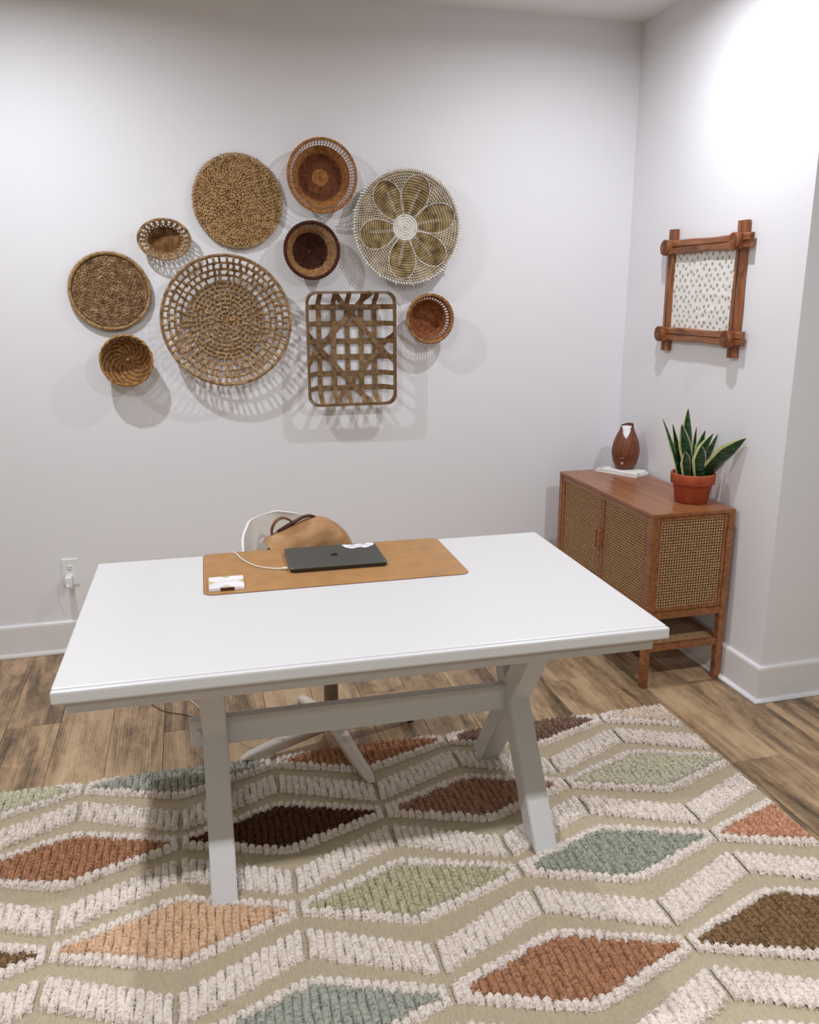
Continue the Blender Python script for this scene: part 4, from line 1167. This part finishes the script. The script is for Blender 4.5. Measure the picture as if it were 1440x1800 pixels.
# ---------------------------------------------------------------- swivel chair
CH = (-1.711, -1.113)
t = thing('swivel_chair', 'white shell swivel chair on a four-star base, behind the desk', 'chair', (CH[0], CH[1], 0), 0)
CA = math.radians(50)                       # the seat is turned away from the desk
prof = np.array([(-0.215, 0.452), (-0.19, 0.462), (-0.10, 0.447), (0.02, 0.437), (0.11, 0.447), (0.165, 0.488), (0.195, 0.55), (0.218, 0.64), (0.240, 0.725), (0.252, 0.79), (0.258, 0.826)])
hwid = np.array([0.175, 0.19, 0.212, 0.226, 0.232, 0.240, 0.246, 0.246, 0.232, 0.185, 0.090])
s_ = np.linspace(0, 1, len(prof)); S = np.linspace(0, 1, 40)
yp, zp, wp = [np.interp(S, s_, q) for q in (prof[:, 0], prof[:, 1], hwid)]
for q in (yp, zp, wp):
    for _ in range(2): q[1:-1] = (q[:-2] + 2 * q[1:-1] + q[2:]) / 4
q = np.linspace(-1, 1, 25)
up = np.interp(S, [0, .3, .6, .8, 1], [0.03, 0.06, 0.05, 0.015, 0.0]); fw = np.interp(S, [0, .4, .6, .85, 1], [0, 0.0, 0.05, 0.07, 0.02])
P = np.stack([q[None, :] * wp[:, None], yp[:, None] - fw[:, None] * np.abs(q[None, :]) ** 2.4, zp[:, None] + up[:, None] * np.abs(q[None, :]) ** 3], -1)
du = np.gradient(P, axis=0); dv = np.gradient(P, axis=1); nn = np.cross(dv, du); nn /= np.linalg.norm(nn, axis=2)[:, :, None] + 1e-9
b = MB(); A_ = P + nn * 0.004; B_ = P - nn * 0.004
b.grid(A_[:, ::-1]); b.grid(B_)
def ringi(Q): return np.concatenate([Q[:, 0], Q[-1, 1:], Q[-2::-1, -1], Q[0, -2:0:-1]])
R1, R2 = ringi(A_), ringi(B_); k = len(R1)
b.add(np.concatenate([R1, R2]), [(i, (i + 1) % k, k + (i + 1) % k, k + i) for i in range(k)])
c_, sn = math.cos(CA), math.sin(CA)
b.v = [np.c_[x[:, 0] * c_ - x[:, 1] * sn - 0.015, x[:, 0] * sn + x[:, 1] * c_ + 0.035, x[:, 2]] for x in b.v]
b.build('seat_shell', M['shell'], t, True)
b = MB(); b.lathe([(0.0005, 0.085), (0.026, 0.085), (0.026, 0.30), (0.020, 0.305), (0.020, 0.405), (0.075, 0.412), (0.080, 0.424), (0.0005, 0.424)], 28); b.build('column', M['column'], t, True)
b = MB(); b.lathe([(0.0005, 0.060), (0.040, 0.062), (0.044, 0.075), (0.040, 0.098), (0.028, 0.104), (0.0005, 0.104)], 28); b.build('hub', M['chair_base'], t, True)
for a_ in (-77.0, 13.0, 103.0, 193.0):
    a = math.radians(a_); n = 14; u = np.linspace(0, 1, n); r = 0.02 + 0.325 * u
    ztop = 0.100 - 0.052 * u - 0.012 * u ** 3; zbot = np.maximum(0.072 - 0.062 * u ** 0.8, 0.024); w = 0.029 - 0.012 * u
    zbot[-1] = 0.024; w[-1] *= 0.6; ztop[-1] -= 0.008
    sec = [(-1, 0), (-0.95, 0.75), (-0.6, 1), (0.6, 1), (0.95, 0.75), (1, 0)]
    P = np.empty((n, 6, 3))
    for j, (e, h) in enumerate(sec):
        P[:, j, 0] = r * math.cos(a) - e * w * math.sin(a); P[:, j, 1] = r * math.sin(a) + e * w * math.cos(a); P[:, j, 2] = zbot + h * (ztop - zbot)
    b = MB(); b.grid(P[:, ::-1], wrap=True); b.add(P[-1], [tuple(range(6))]); lg = b.build('leg', M['chair_base'], t, True)
    b = MB(); b.lathe([(0.0003, 0.0), (0.011, 0.0), (0.012, 0.004), (0.009, 0.026)], 16)
    b.v = [q_ + np.array([0.325 * math.cos(a), 0.325 * math.sin(a), 0.0]) for q_ in b.v]; b.build('glide', M['ink'], lg, True)

# ---------------------------------------------------------------- leather bag on the chair
BX, BY = -1.745, -1.020
SEATZ = 0.462
t = thing('leather_bag', 'slouched tan leather flap bag with dark handle, resting on the white chair', 'bag', (BX, BY, SEATZ), math.radians(8))
def off(x, z): return (x - BX, z - SEATZ - 0.004)
def smooth_poly(pl, k=4):
    pl = np.array(pl); out = []
    n = len(pl)
    for i in range(n):
        a_, b_, c_, d_ = pl[(i - 1) % n], pl[i], pl[(i + 1) % n], pl[(i + 2) % n]
        for s_ in np.arange(k) / k:
            out.append(0.5 * (2 * b_ + (c_ - a_) * s_ + (2 * a_ - 5 * b_ + 4 * c_ - d_) * s_ ** 2 + (-a_ + 3 * b_ - 3 * c_ + d_) * s_ ** 3))
    return np.array(out)
body = [off(*p) for p in ((-1.885, 0.735), (-1.872, 0.770), (-1.80, 0.802), (-1.715, 0.826), (-1.655, 0.796), (-1.615, 0.74), (-1.602, 0.65), (-1.608, 0.53), (-1.63, 0.480), (-1.75, 0.470), (-1.86, 0.476), (-1.880, 0.52), (-1.890, 0.64))]
bp = smooth_poly(body); cen = bp.mean(0)
L = []
for y, sc in ((-0.062, 0.0), (-0.062, 0.55), (-0.058, 0.82), (-0.045, 0.93), (-0.02, 0.985), (0.005, 1.0), (0.03, 0.985), (0.050, 0.93), (0.060, 0.82), (0.063, 0.55), (0.063, 0.0)):
    pp = cen + (bp - cen) * sc
    L.append(np.c_[pp[:, 0], np.full(len(pp), y) + 0.003 * np.sin(pp[:, 0] * 40) * (abs(y) > 0.05), pp[:, 1]])
b = MB(); b.grid(np.array(L)[:, ::-1], wrap=True); b.build('body', M['bag'], t, True)
# front flap: folded over a straight top edge, its left corner lifted off the opening
def ipl(pts, n):
    p = np.array([off(*q) for q in pts]); d = np.r_[0, np.cumsum(np.linalg.norm(np.diff(p, axis=0), axis=1))]
    u = np.linspace(0, d[-1], n); q = np.stack([np.interp(u, d, p[:, 0]), np.interp(u, d, p[:, 1])], 1)
    for _ in range(2): q[1:-1] = (q[:-2] + 2 * q[1:-1] + q[2:]) / 4
    return q
NU = 40; uu = np.linspace(0, 1, NU)
tp = ipl(((-1.915, 0.764), (-1.894, 0.786), (-1.842, 0.804), (-1.781, 0.825), (-1.735, 0.838), (-1.716, 0.839), (-1.689, 0.831), (-1.655, 0.808), (-1.624, 0.778), (-1.602, 0.742), (-1.600, 0.720)), NU)
bt_ = ipl(((-1.913, 0.760), (-1.890, 0.752), (-1.862, 0.735), (-1.840, 0.716), (-1.80, 0.675), (-1.75, 0.635), (-1.69, 0.612), (-1.64, 0.612), (-1.605, 0.63), (-1.598, 0.67), (-1.598, 0.705)), NU)
rows = []
for v in np.linspace(-0.5, 1, 20):
    if v < 0: xz = tp + np.c_[0 * uu, -0.05 * v * v + 0 * uu]; y = 0.004 - 0.11 * v + 0 * uu
    else:
        xz = tp + (bt_ - tp) * v; y = 0.004 - 0.082 * v ** 0.75 + 0 * uu
        y = y - 0.016 * np.exp(-((uu - 0.05) / 0.14) ** 2) * v + 0.004 * np.sin(uu * 13 + v * 4) * v - 0.010 * v * (1 - v) * np.sin(uu * PI)
    rows.append(np.c_[xz[:, 0], y, xz[:, 1]])
P = np.array(rows); SH = np.array([0.0, 0.0032, -0.0022]); b = MB(); b.grid(P); b.grid((P + SH)[:, ::-1])
r1 = ringi(P); r2 = ringi(P + SH); k = len(r1)
b.add(np.concatenate([r1, r2]), [(i, (i + 1) % k, k + (i + 1) % k, k + i)[::-1] for i in range(k)])
b.build('flap', M['bag'], t, True)
# dark folded opening below the lifted corner
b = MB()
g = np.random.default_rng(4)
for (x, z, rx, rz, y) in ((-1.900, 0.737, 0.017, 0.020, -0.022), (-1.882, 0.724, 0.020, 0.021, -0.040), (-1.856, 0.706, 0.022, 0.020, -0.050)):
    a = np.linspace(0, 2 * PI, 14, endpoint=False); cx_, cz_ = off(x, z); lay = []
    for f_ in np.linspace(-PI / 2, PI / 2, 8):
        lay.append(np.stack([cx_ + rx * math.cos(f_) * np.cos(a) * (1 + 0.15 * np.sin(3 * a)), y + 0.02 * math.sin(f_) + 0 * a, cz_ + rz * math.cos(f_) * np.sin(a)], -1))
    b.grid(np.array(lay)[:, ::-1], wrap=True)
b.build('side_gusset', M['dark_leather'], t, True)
hp = np.array([off(*p) for p in ((-1.880, 0.755), (-1.888, 0.787), (-1.887, 0.808), (-1.873, 0.834), (-1.848, 0.846), (-1.824, 0.836), (-1.810, 0.822), (-1.802, 0.800))])
hp = np.stack([np.interp(np.linspace(0, 7, 29), np.arange(8), hp[:, i]) for i in (0, 1)], 1)
for _ in range(3): hp[1:-1] = (hp[:-2] + 2 * hp[1:-1] + hp[2:]) / 4
b = MB(); b.tube(np.c_[hp[:, 0], 0.022 + 0 * hp[:, 0], hp[:, 1]], 0.0042, 8, ref=(0, 1, 0), flat=2.6); b.build('handle', M['handle_leather'], t, True)
hp = np.array([off(*p) for p in ((-1.868, 0.796), (-1.835, 0.813), (-1.80, 0.829), (-1.775, 0.840), (-1.750, 0.843), (-1.732, 0.836))])
hp = np.stack([np.interp(np.linspace(0, 5, 21), np.arange(6), hp[:, i]) for i in (0, 1)], 1)
b = MB(); b.tube(np.c_[hp[:, 0], 0.016 + 0 * hp[:, 0], hp[:, 1]], 0.0055, 8, ref=(0, 1, 0), flat=1.8); b.build('strap', M['dark_leather'], t, True)

# ---------------------------------------------------------------- wall outlet, charger and cords
OX, OZ = -2.712, 0.384
t = thing('wall_outlet', 'white duplex wall outlet low on the back wall, left of the desk', 'outlet', (OX, 0, OZ), 0)
b = MB(); p0, p1 = rrect(0.035, 0.0625, 0.004, 4), rrect(0.0325, 0.060, 0.004, 4); k = len(p0)
P = np.stack([np.c_[p0[:, 0], np.zeros(k), p0[:, 1]], np.c_[p0[:, 0], np.full(k, -0.003), p0[:, 1]], np.c_[p1[:, 0], np.full(k, -0.0062), p1[:, 1]]], 0)
b.grid(P[:, ::-1], wrap=True); b.add(P[2], [tuple(range(k))]); b.build('cover_plate', M['plastic'], t)
for z in (0.0205, -0.0205):
    b = MB(); b.lathe([(0.0003, -0.0072), (0.0150, -0.0072), (0.0165, -0.0062)], 28, (0, 0, z), 'y', 0, 1.0, 0.92); so = b.build('socket', M['plastic'], t, True)
    b = MB()
    for x, h in ((-0.0062, 0.0085), (0.0062, 0.0070)): b.box((x, -0.0073, z + 0.003), (0.0024, 0.0008, h))
    b.lathe([(0.0003, -0.0078), (0.0027, -0.0077), (0.0027, -0.006)], 12, (0, 0, z - 0.0088), 'y'); b.build('slots', M['ink'], so)
b = MB(); b.lathe([(0.0003, -0.0070), (0.0028, -0.0068), (0.0032, -0.006)], 12, (0, 0, 0), 'y'); b.build('screw', M['chrome'], t, True)

t = thing('laptop_charger', 'white plug-in charger with white cord leading to the laptop', 'charger', (OX, 0, OZ), 0)
b = MB(); b.box((-0.004, -0.0365, -0.0335), (0.0285, 0.055, 0.056), 0.006, Matrix.Rotation(0.0, 3, 'X')); b.build('adapter', M['plastic'], t, True)
b = MB(); b.box((-0.007, -0.068, -0.045), (0.011, 0.014, 0.008), 0.003, Matrix.Rotation(0.5, 3, 'X')); b.build('connector', M['plastic'], t, True)
def spline(pts, k=10):
    p = np.array(pts, float); out = []
    n = len(p)
    for i in range(n - 1):
        a_, b_, c_, d_ = p[max(0, i - 1)], p[i], p[i + 1], p[min(n - 1, i + 2)]
        for s_ in np.arange(k) / k:
            out.append(0.5 * (2 * b_ + (c_ - a_) * s_ + (2 * a_ - 5 * b_ + 4 * c_ - d_) * s_ ** 2 + (-a_ + 3 * b_ - 3 * c_ + d_) * s_ ** 3))
    out.append(p[-1]); return np.array(out)
ox = np.array([OX, 0, OZ])
lap = [on_desk(*q) for q in ((-0.165, 0.238, MT + 0.006), (-0.205, 0.250, MT + 0.004), (-0.255, 0.290, MT + 0.003), (-0.292, 0.360, MT + 0.003), (-0.316, 0.448, MT + 0.003), (-0.322, 0.4595, MT - 0.001), (-0.324, 0.464, TZ - 0.015), (-0.33, 0.478, 0.62))]
pts = [(OX - 0.007, -0.072, OZ - 0.048), (OX - 0.002, -0.079, OZ - 0.075), (OX + 0.012, -0.075, OZ - 0.13), (OX + 0.034, -0.072, OZ - 0.20), (OX + 0.07, -0.085, OZ - 0.29), (OX + 0.14, -0.13, 0.012), (OX + 0.30, -0.33, 0.004), (OX + 0.48, -0.62, 0.004), (OX + 0.60, -0.88, 0.012), (-2.065, -1.05, 0.15), (-2.050, -1.115, 0.45)] + lap[::-1]
b = MB(); b.tube(spline(pts, 9) - ox, 0.0021, 6, ref=(0.2, 0.3, 0.9)); b.build('cord', M['cable'], t, True)
q = np.array(on_desk(-0.172, 0.2395, MT + 0.006)) - ox
b = MB(); b.box(q, (0.017, 0.008, 0.006), 0.002, Matrix.Rotation(TROT - 0.2, 3, 'Z')); b.build('connector', M['plastic'], t, True)

pts = [(-2.46, -0.40, 0.003), (-2.43, -0.52, 0.003), (-2.375, -0.628, 0.003), (-2.314, -0.718, 0.003), (-2.227, -0.775, 0.003), (-2.172, -0.85, 0.003), (-2.168, -0.93, 0.003), (-2.20, -1.0, 0.003)]
b = MB(); b.tube(spline(pts, 8), 0.0016, 5, ref=(0, 0, 1))
tag(b.build('floor_cord', m_plain('thin_dark_cord', '#4a3526', 0.5), None, True), 'thin dark cord lying on the floor under the left end of the desk', 'cord')
